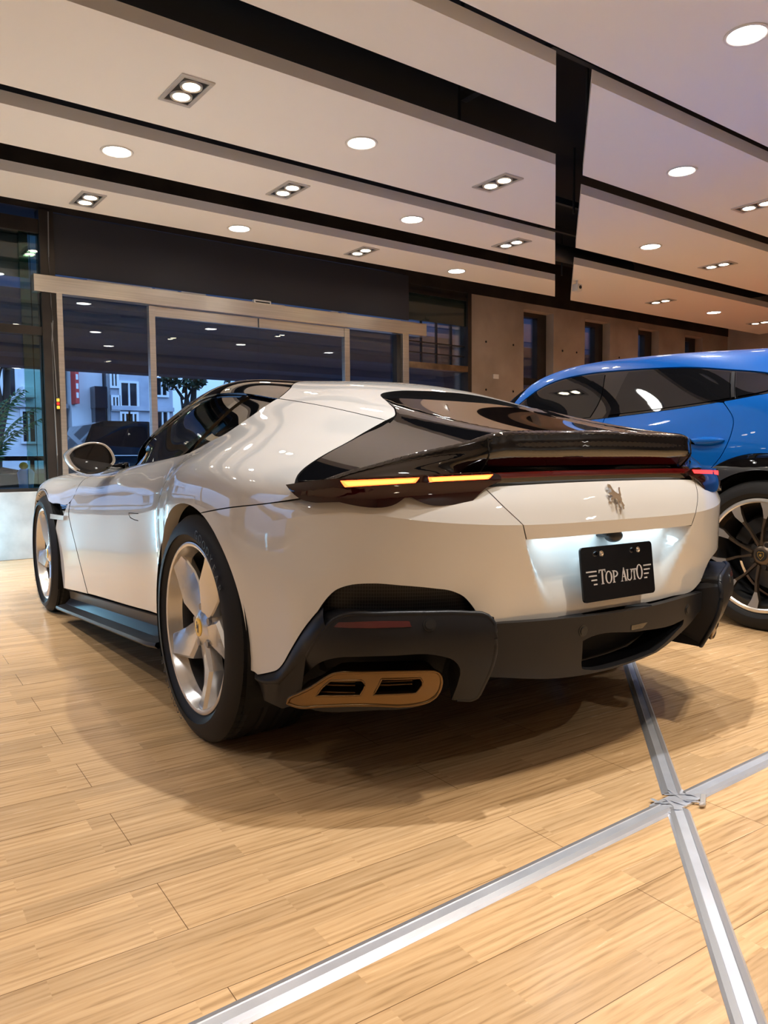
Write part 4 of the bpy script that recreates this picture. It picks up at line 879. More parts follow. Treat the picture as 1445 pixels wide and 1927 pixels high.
    def U_(x, w, h, s):
        rect(x+.0025, h*.28, x+.0025+s, h); rect(x+w-.0055, h*.28, x+w-.0030, h); rect(x, h-.0022, x+s+.005, h); rect(x+w-.009, h-.0022, x+w, h); n = 12; cx = x+w/2-.0004; cy = h*.28
        for k in range(n):
            a, b = PI+PI*k/n, PI+PI*(k+1)/n; o = (w/2-.0028, h*.29); i_ = (w/2-.0068, h*.29-.0035)
            poly([(cx+o[0]*math.cos(a), cy+o[1]*math.sin(a)), (cx+o[0]*math.cos(b), cy+o[1]*math.sin(b)), (cx+i_[0]*math.cos(b), cy+i_[1]*math.sin(b)), (cx+i_[0]*math.cos(a), cy+i_[1]*math.sin(a))])
    bmv0 = 0
    T(-.089, .029, .043, .0062); Oc(-.062, .030, .036); P_(-.031, .025, .036, .0056); A_(.005, .029, .041, .006); U_(.031, .027, .034, .0056); T(.056, .022, .034, .0054); Oc(.077, .029, .044)
    for k, (x0, x1) in enumerate(((-.142,-.098),(-.132,-.098),(-.122,-.098),(-.113,-.098))): rect(x0, .0375-k*.0125, x1, .0415-k*.0125)
    for k, (x0, x1) in enumerate(((.112,.148),(.112,.141),(.112,.134),(.112,.126))): rect(x0, .0375-k*.0125, x1, .0415-k*.0125)
    le = m.build('plate_lettering', M['letter'], e_); le.location = (0, 0, -.032)
white_car()
# ------------------------------------------------------------------ the showroom shell (x to the right along the shop front, y towards the street)
H = 3.2; FN = 5.66; BACK = -7.5; XL = -5.2; XR = 12.4
def S(name, mb, m, smooth=None, parent=None): return tag(mb.build(name, m, parent, smooth), kind='structure')
S('floor', MB().box((XL-.2, BACK-.2, -.12), (XR+.2, FN+.16, 0)), M['wood'])
S('ceiling', MB().box((XL-.2, BACK-.2, 3.9), (XR+.2, FN+.3, 4.0)), M['black_ceiling'])
# shop front: concrete pier and wall with four tall slots on the right
WX = [(6.68,7.35),(8.10,8.75),(9.52,10.13),(10.94,11.52)]
m = MB(); x = 5.60
for a, b in WX:
    m.box((x, FN, 0), (a, FN+.32, 3.24)); m.box((a, FN, 3.145), (b, FN+.32, 3.24)); m.box((a, FN, 0), (b, FN+.32, .35)); x = b
m.box((x, FN, 0), (XR+.2, FN+.32, 3.24)); S('wall_front', m, M['concrete'])
for x_, z_ in ((5.90,2.60),(6.46,2.60),(5.90,1.92),(6.46,1.92),(7.56,2.60),(7.90,2.60),(9.0,2.60),(9.3,2.60)):
    S('wall_tie_hole', MB().cyl((x_, FN-.004, z_), (x_, FN+.01, z_), .016, n=14), M['dark'], parent=bpy.data.objects['wall_front'])
m = MB(); m.box((4.40, FN-.01, 3.24), (XR+.2, FN+.34, 3.9)); m.box((-1.1, FN-.01, 3.345), (4.40, FN+.34, 3.9)); m.box((XL-.2, FN-.01, 3.25), (-1.1, FN+.34, 3.9)); m.box((4.48, FN+.02, 3.16), (5.60, FN+.3, 3.24)); S('trim_1', m, M['bronze'])
S('wall_low', MB().box((XL-.2, FN-.03, 0), (-.07, FN+.22, .65), .006), M['lowconc'])
for i, (a, b) in enumerate(WX):
    w = tag(MB().box((a, FN+.20, .35), (b, FN+.212, 3.145)).build('window_%d' % (i+3), M['glass']), kind='structure')
    f = MB(); f.box((a, FN+.15, .35), (a+.045, FN+.25, 3.145)); f.box((b-.20, FN+.15, .35), (b, FN+.25, 3.145)); f.box((a+.045, FN+.16, 2.05), (b-.2, FN+.24, 2.16)); f.box((a+.045, FN+.15, 3.08), (b-.2, FN+.25, 3.145)); f.build('window_frame', M['bronze'], w)
# left window bay: bronze posts, green glass above and below the transom
m = MB(); m.box((-.075, FN-.04, 0), (.057, FN+.12, 3.345)); S('trim_2', m, M['bronze'])
w = tag(MB().box((XL, FN+.04, .65), (-.075, FN+.052, 3.25)).build('window_1', M['glass']), kind='structure')
f = MB(); f.box((XL, FN-.02, 2.155), (-.075, FN+.10, 2.235)); f.box((XL, FN-.01, .65), (-.075, FN+.09, .68)); f.box((XL, FN-.02, 3.12), (-.075, FN+.1, 3.25)); f.build('window_frame', M['bronze'], w)
f = MB(); f.box((-.245, FN+.005, .68), (-.155, FN+.03, 2.155)); f.box((-.25, FN+.005, 2.235), (-.155, FN+.03, 3.12)); f.build('glass_fin', M['greenglass'], w)
f = MB(); f.box((-.155, FN+.005, .68), (-.075, FN+.035, 2.155)); f.box((-.155, FN+.005, 2.235), (-.075, FN+.035, 3.12)); f.build('side_pane', M['greenglass'], w)
f = MB(); f.tube([(-1.9, FN+.045, 2.24), (-1.9, FN+.045, 3.12)], .012); f.tube([(-3.4, FN+.045, .66), (-3.4, FN+.045, 3.12)], .03); f.build('mullion', M['bronze'], w)
# right window bay
w = tag(MB().box((4.445, FN+.06, 0), (5.54, FN+.072, 3.17)).build('window_2', M['glass']), kind='structure')
f = MB(); f.box((5.53, FN-.02, 0), (5.60, FN+.14, 3.24)); f.box((4.445, FN+.0, 3.13), (5.53, FN+.12, 3.17)); f.build('window_frame', M['bronze'], w)
MB().box((4.445, FN-.02, 2.145), (5.53, FN+.10, 2.225)).build('transom', M['rust'], w)
f = MB()
for x_ in (4.75, 5.02, 5.29): f.box((x_-.006, FN+.05, 2.225), (x_+.006, FN+.09, 3.13))
f.box((4.445, FN+.05, 2.50), (5.53, FN+.09, 2.515)); f.box((4.445, FN+.05, 2.36), (5.53, FN+.09, 2.372)); f.build('glazing_bars', M['bronze'], w)
S('window_7', MB().box((4.48, FN+.02, 2.78), (5.53, FN+.05, 3.16)), mat('dark_green_spandrel', (.012,.022,.02), .15, coat=.5))
S('window_8', MB().box((XL, FN+.055, 2.70), (-.16, FN+.075, 3.12)), mat('dark_green_toplight', (.014,.026,.024), .15, coat=.5))
# sliding door: fixed glass, two leaves, posts
def pane(name, x0, x1, z0, z1, y): return tag(MB().box((x0, y, z0), (x1, y+.012, z1)).build(name, M['glass']), kind='structure')
d = pane('door_1', .113, .985, 0, 2.56, FN+.06); MB().box((.057, FN-.05, 0), (.113, FN+.10, 2.58), .004).build('door_post', M['stainless'], d)
MB().box((.113, FN+.03, 0), (.985, FN+.10, .09)).build('bottom_rail', M['stainless'], d)
d = pane('door_2', 1.05, 2.262, .09, 2.46, FN+.02); MB().box((.985, FN-.01, 0), (1.05, FN+.06, 2.56), .003).build('leaf_stile', M['stainless'], d); MB().box((1.05, FN+.0, 2.455), (2.262, FN+.05, 2.56), .003).build('top_rail', M['stainless'], d); MB().box((1.05, FN+.0, .01), (2.262, FN+.05, .09), .003).build('bottom_rail', M['stainless'], d)
d = pane('door_3', 2.276, 3.455, .09, 2.46, FN+.02); MB().box((3.455, FN-.01, 0), (3.53, FN+.06, 2.56), .003).build('leaf_stile', M['stainless'], d); MB().box((2.276, FN+.0, 2.455), (3.455, FN+.05, 2.56), .003).build('top_rail', M['stainless'], d); MB().box((2.276, FN+.0, .01), (3.455, FN+.05, .09), .003).build('bottom_rail', M['stainless'], d)
d = pane('door_4', 3.53, 4.30, 0, 2.56, FN+.06); MB().box((4.345, FN-.05, 0), (4.445, FN+.10, 2.58), .004).build('door_post', M['stainless'], d); MB().box((4.28, FN-.0, 0), (4.345, FN+.10, 2.56), .003).build('inner_post', M['bronze'], d)
# operator box of the sliding door, fascia board above
hd = empty('door_operator', (2.3, FN, 2.56), label='long brushed steel operator box above the glass sliding doors', cat='door operator')
def rel(o, p): o.parent = p; o.matrix_parent_inverse = Matrix.Translation(-Vector(p.location)); return o
rel(MB().box((-.145, FN-.06, 2.566), (4.742, FN+.06, 2.728), .004).build('steel_cover', M['stainless']), hd)
m = MB(); m.box((2.18, FN-.072, 2.715), (2.40, FN-.02, 2.755), .006); rel(m.build('motion_sensor', [M['plastic_w']]), hd)
m = MB(); m.box((2.20, FN-.074, 2.722), (2.38, FN-.070, 2.736)); rel(m.build('sensor_window', M['plastic_b']), hd)
for x0, x1 in ((.36,1.02),(1.05,1.30),(1.34,1.62),(2.44,2.60),(3.25,3.35),(3.40,3.48),(4.20,4.33)): rel(MB().box((x0, FN-.03, 2.728), (x1, FN+.03, 2.738+.012*random.random()), .002).build('upper_bracket', M['silverframe']), hd)
tag(MB().box((.055, FN-.012, 2.756), (4.478, FN+.012, 3.335), .002).build('fascia_board', M['fascia']), 'plain charcoal board above the steel door operator box', 'fascia board')
# cables and the small switch on the left post
m = MB(); m.tube([(.012, FN-.045, 3.33), (.0, FN-.048, 2.9), (.008, FN-.048, 2.45), (.018, FN-.047, 2.3), (.002, FN-.046, 2.1), (.004, FN-.046, 1.5), (.012, FN-.047, 1.0), (.010, FN-.046, .66)], .006, 6); tag(m.build('wall_cable', M['cable'], None, 60), 'thicker grey cable running down the dark bronze post', 'cable')
m = MB(); m.tube([(.004, FN-.046, 2.28), (.016, FN-.045, 2.05), (.026, FN-.045, 1.72), (.030, FN-.045, 1.56)], .004, 6); tag(m.build('switch_cable', M['cable'], None, 60), 'thin grey cable ending at the small switch on the bronze post', 'cable')
sw = empty('push_switch', (.030, FN-.05, 1.50), label='tiny black switch with amber and red buttons on the bronze door post', cat='switch')
rel(MB().box((.012, FN-.07, 1.44), (.052, FN-.045, 1.56), .004).build('switch_box', M['plastic_b']), sw)
rel(MB().box((.018, FN-.075, 1.52), (.046, FN-.069, 1.55), .003).build('button', M['amber']), sw); rel(MB().box((.018, FN-.075, 1.487), (.046, FN-.069, 1.513), .003).build('button', M['redbtn']), sw); rel(MB().box((.018, FN-.075, 1.45), (.046, FN-.069, 1.48), .003).build('button', M['amber']), sw)
m = MB(); m.box((6.04, FN-.012, 2.085), (6.15, FN, 2.15), .003); m.box((6.065, FN-.016, 2.10), (6.125, FN-.011, 2.135), .002); tag(m.build('wall_socket', M['plastic_w']), 'small pale socket plate on the concrete pier', 'socket')
# other walls: openings to the street on the left, concrete on the right and behind
m = MB(); m.box((XL-.2, BACK, 0), (XL, 1.5, 3.9)); m.box((XL-.2, 1.5, 0), (XL, 5.5, .3)); m.box((XL-.2, 1.5, 3.0), (XL, 5.5, 3.9)); m.box((XL-.2, 5.3, .3), (XL, FN, 3.0)); S('wall_left', m, M['whitewall'])
w = tag(MB().box((XL-.1, 1.5, .3), (XL-.088, 5.3, 3.0)).build('window_9', M['duskglass']), kind='structure')
f = MB()
for y_ in (1.5, 3.4, 5.22): f.box((XL-.14, y_, .3), (XL-.05, y_+.08, 3.0))
f.build('window_frame', M['bronze'], w)
S('wall_right', MB().box((XR, BACK, 0), (XR+.2, FN, 3.9)), M['concrete'])
m = MB(); m.box((XL, BACK-.2, 0), (XR, BACK, 3.9)); S('wall_back', m, M['greywall'])
# ------------------------------------------------------------------ aluminium cover strips in the floor
def strip(p0, p1, w, name, label, extra=None):
    a, b = Vector((*p0, 0)), Vector((*p1, 0)); d = (b-a).normalized(); n = Vector((-d.y, d.x, 0)); e_ = empty(name, (a+b)/2, 0, label=label, cat='floor strip', group='aluminium floor strips')
    m = MB(); bm = m.bm; prof = [(-w/2,.0005),(-w/2+.006,.006),(-w*.20,.009),(-w*.17,.0075),(w*.17,.0075),(w*.20,.009),(w/2-.006,.006),(w/2,.0005)]; g = [[bm.verts.new(q+n*y+Vector((0,0,z))) for y, z in prof] for q in (a, b)]
    for i in range(len(prof)-1):
        f = bm.faces.new((g[0][i], g[0][i+1], g[1][i+1], g[1][i])); f.material_index = 1 if i in (1, 5) else 0
    rel(m.build('strip_cover', [M['alu'], M['alu2']]), e_); return e_
strip((-3.2,-1.205), (-.205,-1.205), .062, 'floor_strip', 'aluminium floor strip running from the crossing to the lower left')
strip((-.085,-1.205), (6.0,-1.205), .062, 'floor_strip', 'aluminium floor strip running from the crossing to the right')
dB = Vector((1.19, 1)).normalized(); cr = Vector((-.150, -1.205))
strip(cr+dB*.045, cr+dB*7.5, .060, 'floor_strip', 'aluminium floor strip running from the crossing under the white car')
strip(cr-dB*.042, cr-dB*2.2, .060, 'floor_strip', 'aluminium floor strip running from the crossing to the lower right edge')
m = MB(); m.box((-.225,-1.236,.0005), (-.08,-1.174,.0065), .001); bm = m.bm
rnd = random.Random(3)
for k in range(14):
    c = Vector((-.15+rnd.uniform(-.05,.07), -1.205+rnd.uniform(-.035,.03), .007)); a = rnd.uniform(0, PI); l = rnd.uniform(.008,.03); w_ = rnd.uniform(.002,.008)
    u_, v_ = Vector((math.cos(a), math.sin(a), 0)), Vector((-math.sin(a), math.cos(a), 0)); m.quad(c-u_*l-v_*w_, c+u_*l-v_*w_+Vector((0,0,.002)), c+u_*l+v_*w_+Vector((0,0,.004)), c-u_*l+v_*w_)
tag(m.build('taped_joint', M['alu']), 'crumpled silver tape over the crossing of the floor strips', 'tape')
m = MB(); m.box((-.115,-1.252,.006), (-.055,-1.238,.011), .002, rot=Matrix.Rotation(.5, 3, 'Z')); m.ball((-.117,-1.262,.009), .009, (1.4,.8,.7), 10); tag(m.build('tape_curl', mat('clear_tape', (.55,.52,.5), .15, .3)), 'loose curled tape end at the crossing of the floor strips', 'tape')
# ------------------------------------------------------------------ suspended ceiling panels (ends cut on the skew gap) and their lights
def cpanel(y0, y1, left, name_label, xfar):
    e0 = (lambda y: .755+1.17*y) if left == 'L' else (lambda y: 1.08+1.172*y)
    if left == 'L': poly = [(XL+.05, y0), (e0(y0), y0), (e0(y1), y1), (XL+.05, y1)]
    elif left == 'R': poly = [(e0(y0), y0), (xfar, y0), (xfar, y1), (e0(y1), y1)]
    else: poly = [(XL+.05, y0), (xfar, y0), (xfar, y1), (XL+.05, y1)]
    m = MB(); m.prism(poly, (0,0,.083), (0,0,H), (1,0,0), (0,1,0)); o = tag(m.build('ceiling_panel', M['panel']), name_label, 'ceiling panel', 'suspended ceiling panels')
    for x_, y_ in ((poly[0][0]+.6, (y0+y1)/2), (poly[1][0]-.6 if left != 'L' else e0(y0)-.5, (y0+y1)/2)):
        MB().cyl((x_, y_, H+.083), (x_, y_, 3.9), .012, n=8).build('hanger_rod', M['duct'], o)
    return o
cpanel(4.34, 4.985, 'L', 'narrow white ceiling panel above the dark door fascia, left of the gap', 0)
cpanel(3.12, 3.785, 'L', 'white ceiling panel one slot back from the door fascia panel', 0)
cpanel(1.745, 2.85, 'L', 'widest white ceiling panel left of the gap with large twin spotlight', 0)
cpanel(.74, 1.242, 'L', 'narrow lampless white ceiling panel left of the gap, nearest the camera', 0)
cpanel(-2.3, .60, 'B', 'big white ceiling panel across the top right corner overhead', XR-.05)
cpanel(.75, 1.762, 'R', 'nearest white ceiling panel right of the dark gap', XR-.05)
cpanel(2.05, 3.18, 'R', 'middle white ceiling panel right of the dark gap', XR-.05)
cpanel(3.65, 5.02, 'R', 'orange-tinted ceiling panel right of the gap over the concrete wall', XR-.05)
cpanel(-7.0, -2.75, 'B', 'white ceiling panel behind the camera over the back of the showroom', XR-.05)
# ducts and hangers glimpsed in the slots
m = MB(); m.tube([(XL, 4.08, 3.46), (7.0, 4.08, 3.46)], .10, 16); tag(m.build('air_duct', M['duct'], None, 40), 'dark round duct seen in the slot behind the door panel', 'duct')
for x_, y_, l in ((1.95, 1.48, 'dark grey cross beam in the wide slot left of the gap'), (2.25, 1.02, 'short dark cross beam in the skew gap near the camera'), (4.25, 2.95, 'dark cross beam in the skew gap between middle panels'), (5.05, 3.60, 'dark cross beam in the far part of the skew gap')):
    m = MB(); m.box((x_-.35, y_-.02, 3.50), (x_+.35, y_+.02, 3.56)) if y_ != 1.48 else m.box((x_-.03, y_-.4, 3.50), (x_+.03, y_+.4, 3.56)); tag(m.build('ceiling_beam', M['duct']), l, 'beam', 'dark beams in the ceiling slots')
def spot(loc, w, ang=112, col=None):
    l = bpy.data.lights.new('downlight_beam', 'SPOT'); l.energy = w; l.color = col or ROUND_COL; l.spot_size = math.radians(ang); l.spot_blend = .75; l.shadow_soft_size = .035
    o = bpy.data.objects.new('downlight_beam', l); COL.objects.link(o); o.location = loc; return o
m = MB(); m.lathe([(.118, -.002), (.116, -.007), (.104, -.008), (.096, -.004), (.094, .0)], 48, axis='z'); ring_me = m.mesh(40, 'ring')
m = MB(); m.lathe([(.0005, -.0035), (.06, -.0045), (.095, -.003)], 48, axis='z'); lens_me = m.mesh(40, 'lens')
ring_me.materials.append(M['trimring']); lens_me.materials.append(M['lens'])
def round_light(x, y, label, watt=ROUND_W):
    e_ = empty('round_downlight', (x, y, H), label=label, cat='downlight', group='round recessed downlights')
    for n, me in (('trim_ring', ring_me), ('lens', lens_me)): o = bpy.data.objects.new(n, me); COL.objects.link(o); o.parent = e_
    o = spot((0, 0, -.012), watt); o.parent = e_; return e_
m = MB()
for a, b in (((-.105,-.195),(.105,-.165)), ((-.105,.165),(.105,.195)), ((-.105,-.165),(-.078,.165)), ((.078,-.165),(.105,.165))): m.box((*a, -.010), (*b, .0), .002)
fr_me = m.mesh(None, 'frame'); fr_me.materials.append(M['silverframe'])
m = MB(); m.box((-.078,-.165,-.002), (.078,.165,-.0005)); bx_me = m.mesh(None, 'box'); bx_me.materials.append(M['plastic_b'])
m = MB(); m.lathe([(.0005,-.010), (.03,-.012), (.052,-.008)], 36, axis='z'); tl_me = m.mesh(40, 'twin'); tl_me.materials.append(M['lens_warm'])
m = MB(); m.lathe([(.052,-.003), (.052,-.011), (.066,-.014), (.070,-.003)], 36, axis='z'); tr_me = m.mesh(40, 'rim'); tr_me.materials.append(M['silverframe'])
def twin_light(x, y, label, watt=TWIN_W, rz=0):
    e_ = empty('twin_spotlight', (x, y, H), rz, label=label, cat='spotlight', group='twin square spotlights')
    for n, me in (('frame', fr_me), ('black_box', bx_me)): o = bpy.data.objects.new(n, me); COL.objects.link(o); o.parent = e_
    for dy in (-.078, .078):
        for n, me in (('lamp', tl_me), ('lamp_rim', tr_me)): o = bpy.data.objects.new(n, me); COL.objects.link(o); o.parent = e_; o.location = (0, dy, 0)
        o = spot((0, dy, -.018), watt*.5, 100, TWIN_COL); o.parent = e_
    return e_
twin_light(.01, 2.28, 'largest twin square spotlight, in the widest panel at upper left')
round_light(1.335, 2.288, 'round downlight in the widest left panel between its two twin spotlights')
twin_light(2.70, 2.277, 'twin square spotlight in the widest left panel near the skew gap')
round_light(-.032, 3.459, 'round downlight at the left end of the second panel from the doors')
twin_light(1.383, 3.429, 'twin square spotlight midway along the second panel from the doors')
round_light(2.742, 3.446, 'round downlight in the second panel from the doors, right of its middle')
twin_light(4.112, 3.465, 'twin square spotlight in the second panel from the doors by the gap')
twin_light(.097, 4.639, 'twin square spotlight above the left end of the door fascia')
round_light(1.54, 4.647, 'round downlight in the door panel over the middle of the fascia')
twin_light(2.996, 4.632, 'twin square spotlight in the door panel over the fascia right half')
round_light(4.445, 4.685, 'round downlight at the right end of the panel nearest the doors')
round_light(2.20, -.086, 'round downlight at the top right in the big overhead panel')
round_light(3.719, 1.241, 'round downlight in the nearest panel right of the gap')
twin_light(5.034, 1.307, 'twin spotlight cut by the right picture edge, nearest right panel')
round_light(5.438, 2.679, 'round downlight in the middle panel right of the gap')
twin_light(6.803, 2.691, 'twin square spotlight in the middle panel right of the gap')
twin_light(8.118, 4.312, 'twin spotlight in the orange-tinted panel, left of its round downlight')
round_light(9.59, 4.334, 'round downlight in the orange-tinted panel at far right')
twin_light(11.114, 4.375, 'twin spotlight at the far right end of the orange-tinted panel')
round_light(-1.35, 2.285, 'round downlight in the widest panel, out past the left picture edge', ROUND_W*.6)
twin_light(-1.40, 3.44, 'twin spotlight in the second panel, out past the left picture edge', TWIN_W*.8)
twin_light(-2.75, 2.28, 'unseen extra twin spotlight in the widest panel, far out past the left picture edge', TWIN_W*1.2)  # this and the next two are unseen, added to brighten the left ceiling
round_light(-2.8, 3.45, 'unseen extra round downlight in the second panel, far out past the left picture edge', ROUND_W*1.2)
round_light(-1.3, 4.64, 'unseen extra round downlight in the door panel, out past the left picture edge', ROUND_W*1.5)
for x_, y_, k in ((-.2,-.85,1),(.9,-.086,0),(3.55,-.086,0),(4.95,-.086,1),(.5,-2.0,0),(2.9,-1.6,1),(-2.1,-1.45,1),(-2.1,-3.9,0),(.8,-3.9,1),(3.6,-3.9,0),(7.0,-.1,1),(-3.6,-1.0,0),(-3.6,.6,1),(-1.2,-6.4,2),(2.2,-6.4,2),(5.6,-6.4,2)):  # unseen extra lights, put in mainly to light the camera side
    e_ = (round_light if k else twin_light)(x_, y_, 'unseen extra recessed light overhead or behind the camera in the near ceiling panels', (ROUND_W if k else TWIN_W)*(1.9 if x_ == -.2 else .8 if x_ == 2.9 else 1.5 if k == 2 else 1.9 if (x_, y_) == (.5, -2.0) else 1.9 if (x_, y_) == (.8, -3.9) else 1.0 if (x_, y_) == (-2.1, -3.9) else .3 if x_ == -2.1 else .8 if x_ < -3 else 1)); e_['group'] = 'unseen extra lights overhead and behind the camera'
tag(MB().box((7.6, 1.9, 0), (11.6, 4.7, .02), .004).build('bounce_mat', mat('orange_bounce', (.85,.22,.07), .6)), 'unseen orange mat added to tint the ceiling, behind the blue car', 'mat')  # unseen mat, added to bounce orange onto the right ceiling panels
e_ = empty('added_glow_lamp', (-1.0, 5.25, 0), label='unseen cool tube lamp added for the glow on the low wall, left of the picture', cat='lamp')  # unseen lamp, added for the cool glow on low wall and floor
m = MB(); m.cyl((0,0,.04), (0,0,.62), .045, n=24); m.build('tube', mat('cool_tube', (.8,.9,1), .4, emit=(.30,.72,1.0), estr=45), e_, 40); m = MB(); m.cyl((0,0,0), (0,0,.04), .09, n=28); m.build('base', M['plastic_w'], e_, 40)
# small white camera under the right panel
e_ = empty('security_camera', (6.06, 4.17, H), label='tiny white security camera under the end of the orange-tinted ceiling panel', cat='camera')
m = MB(); m.cyl((0,0,-.045), (0,0,0), .012, n=12); m.build('mount', M['plastic_w'], e_); m = MB(); m.box((-.05,-.05,-.14), (.05,.045,-.045), .014); m.build('housing', M['plastic_w'], e_, 40); m = MB(); m.cyl((0,-.058,-.09), (0,-.045,-.09), .022, n=20); m.build('lens', M['plastic_b'], e_)
# ------------------------------------------------------------------ the blue sport utility car
suv = empty('suv', (3.044, -.358, 0), CAR_RZ, label='bright blue coupe-roofed sport utility car parked right of the white car', cat='car')
def blue_car():
    C = suv; VMX = None
    XS = [-1.0,-.6,-.2,0,.3,.7,1.2,1.8,2.3,2.8,3.4,3.9]
    R = [([.82,.965,1.0,1.0,.97,.95,.94,.95,.97,.98,.98,.85],[.42,.34,.30,.30,.30,.30,.30,.30,.30,.30,.32,.36]),
         ([.85,.99,1.010,1.012,.982,.962,.952,.957,.978,.998,.995,.86],[.58,.55,.55,.55,.55,.55,.55,.55,.55,.55,.55,.55]),
         ([.86,.995,1.012,1.014,.995,.975,.965,.965,.98,1.0,.985,.84],[.80]*12),
         ([.86,.985,1.0,1.0,.985,.968,.955,.95,.95,.95,.92,.76],[.94,.985,.985,.98,.975,.97,.965,.96,.955,.95,.93,.86]),
         ([.82,.915,.955,.955,.935,.927,.925,.918,.90,.87,.80,.56],[1.00,1.09,1.12,1.115,1.105,1.095,1.085,1.075,1.06,1.03,.99,.91]),
         ([.70,.82,.872,.876,.868,.862,.86,.855,.835,.70,.6,.4],[1.07,1.20,1.268,1.262,1.236,1.206,1.18,1.152,1.12,1.08,1.03,.95]),
         ([.55,.60,.655,.672,.685,.69,.695,.695,.705,.55,.45,.3],[1.09,1.275,1.375,1.40,1.43,1.477,1.502,1.485,1.33,1.12,1.05,.965]),
         ([.40,.44,.455,.46,.465,.465,.465,.465,.46,.4,.32,.2],[1.10,1.36,1.485,1.525,1.555,1.592,1.615,1.60,1.475,1.20,1.065,.975]),
         ([0]*12,[1.105,1.385,1.515,1.555,1.585,1.622,1.645,1.632,1.53,1.25,1.085,.985])]
    V = [0,.25,.49,.68,.82,.99,1.22,1.48,1.95]
    U = Grid(XS, V, [[(XS[i], R[j][0][i], R[j][1][i]) for j in range(9)] for i in range(12)], mv=True); VM = 3.9
    mir = lambda segs: [[(u, VM-v) for u, v in s[::-1]] for s in segs[::-1]]
    ar = arc(U, 0, .40, .545, 166, 22, 20, -.53, .45)      # upper edge of the black wheel-arch cladding
    ain = arc(U, 0, .40, .455, 190, -8, 26, -.45, .3)
    seam = [(.300,.985),(.255,.93),(.195,.83),(.190,.78),(.235,.62),(.285,.56)]
    win_t = [(-.13,1.075),(-.02,1.13),(.15,1.185),(.45,1.215),(.9,1.222),(1.5,1.222),(1.9,1.20),(2.18,1.12),(2.34,1.03)]
    win_b = [(2.34,1.03),(2.1,1.008),(1.6,1.0),(1.0,1.0),(.5,1.0),(.15,1.0),(-.05,1.02),(-.13,1.075)]
    # rear side panel
    q = [seam, [seam[-1], (.49,.487)], ar[::-1][1:] if False else ar[::-1], [ar[0],(-.95,.40)], [(-.95,.40),(-.98,.8),(-.98,1.07)], [(-.98,1.07),(-.13,1.07)], [(-.13,1.07),(-.05,1.015),(.15,.996),(.300,.996)], [(.300,.996),seam[0]]]
    q = [seam, [seam[-1], ar[-1]], ar[::-1], [ar[0],(-.95,.42)], [(-.95,.42),(-.98,.8),(-.98,1.078)], [(-.98,1.078),(-.13,1.078)], [(-.13,1.072),(-.05,1.015),(.15,.996),(.300,.994)], [(.300,.994),seam[0]]]
    pair('rear_quarter_panel', [M['blue'], M['dark']], C, U, q, .035, .02, back=1)
    sm = [(u+.006, v) for u, v in seam]
    dr = [sm, [sm[-1],(.56,.46),(.60,.22)], [(.60,.22),(1.10,.22)], [(1.10,.22),(1.14,.6),(1.16,.994)], [(1.16,.994),(.306,.994)]]
    d = pair('rear_door', [M['blue'], M['dark']], C, U, dr, .035, .02, back=1)
    df = [[(1.168,.994),(1.148,.6),(1.108,.22)], [(1.108,.22),(2.08,.22)], [(2.08,.22),(2.12,.6),(2.16,1.0)], [(2.16,1.005),(1.6,.997),(1.168,.994)]]
    d2 = pair('front_door', [M['blue'], M['dark']], C, U, df, .04, .02, back=1)
    for par, x0 in ((d, .335), (d2, 1.30)):
        for s_ in (1, -1):
            p = U([x0], [.725])[0]*np.array([1, s_, 1]); m = MB(); m.ball((p[0], p[1]+.012*s_, p[2]), .02, (5.6,1.5,1.15), 24); m.build('door_handle', M['blue'], par[0 if s_ > 0 else 1], 60)
    af = arc(U, 3.003, .40, .545, 158, 20, 20, 2.5, .45)
    fw_ = [[(2.168,1.005),(2.128,.6),(2.088,.22)], [(2.088,.22),(2.46,.22)], [(2.46,.22),af[0]], af, [af[-1],(3.88,.42)], [(3.88,.42),(3.89,.8),(3.9,1.15)], [(3.9,1.15),(3.0,1.12),(2.36,1.05)], [(2.36,1.05),(2.168,1.005)]]
    pair('front_wing', [M['blue'], M['dark']], C, U, fw_, .05, .02, back=1)
    # roof skin with bonnet
    tp = [[(-.98,1.083),(-.14,1.083)], [(-.13,1.083),(-.02,1.137),(.15,1.192),(.45,1.222),(.9,1.229),(1.5,1.229),(1.9,1.207),(2.18,1.127)], [(2.18,1.127),(2.05,1.30),(1.88,1.50),(1.82,1.95)]]
    full = tp+mir(tp)+[[(-.98,VM-1.083),(-.99,1.95),(-.98,1.083)]]
    m = PM(); m.panel(U, full, .045, .02, back=1); m.build('roof', [M['blue'], M['dark']], C)
    ws = [[(1.83,1.95),(1.89,1.51),(2.06,1.31),(2.20,1.13)], [(2.20,1.13),(2.36,1.06)], [(2.36,1.06),(2.62,1.3),(2.75,1.95)]]
    m = PM(); m.panel(U, ws+mir(ws), .05, 0, lift=-.004); m.build('windscreen', M['tint_dark'], C)
    bn = [[(2.76,1.95),(2.63,1.3),(2.37,1.06),(3.0,1.13),(3.88,1.16)]]
    m = PM(); m.panel(U, bn+mir(bn)+[[(3.88,VM-1.16),(3.90,1.95),(3.88,1.16)]], .06, .02); m.build('bonnet', M['blue'], C)
    # side glass: surround, panes, pillars
    pair('window_surround', M['gloss'], C, U, [win_t, win_b], .035, .01, lift=-.004)
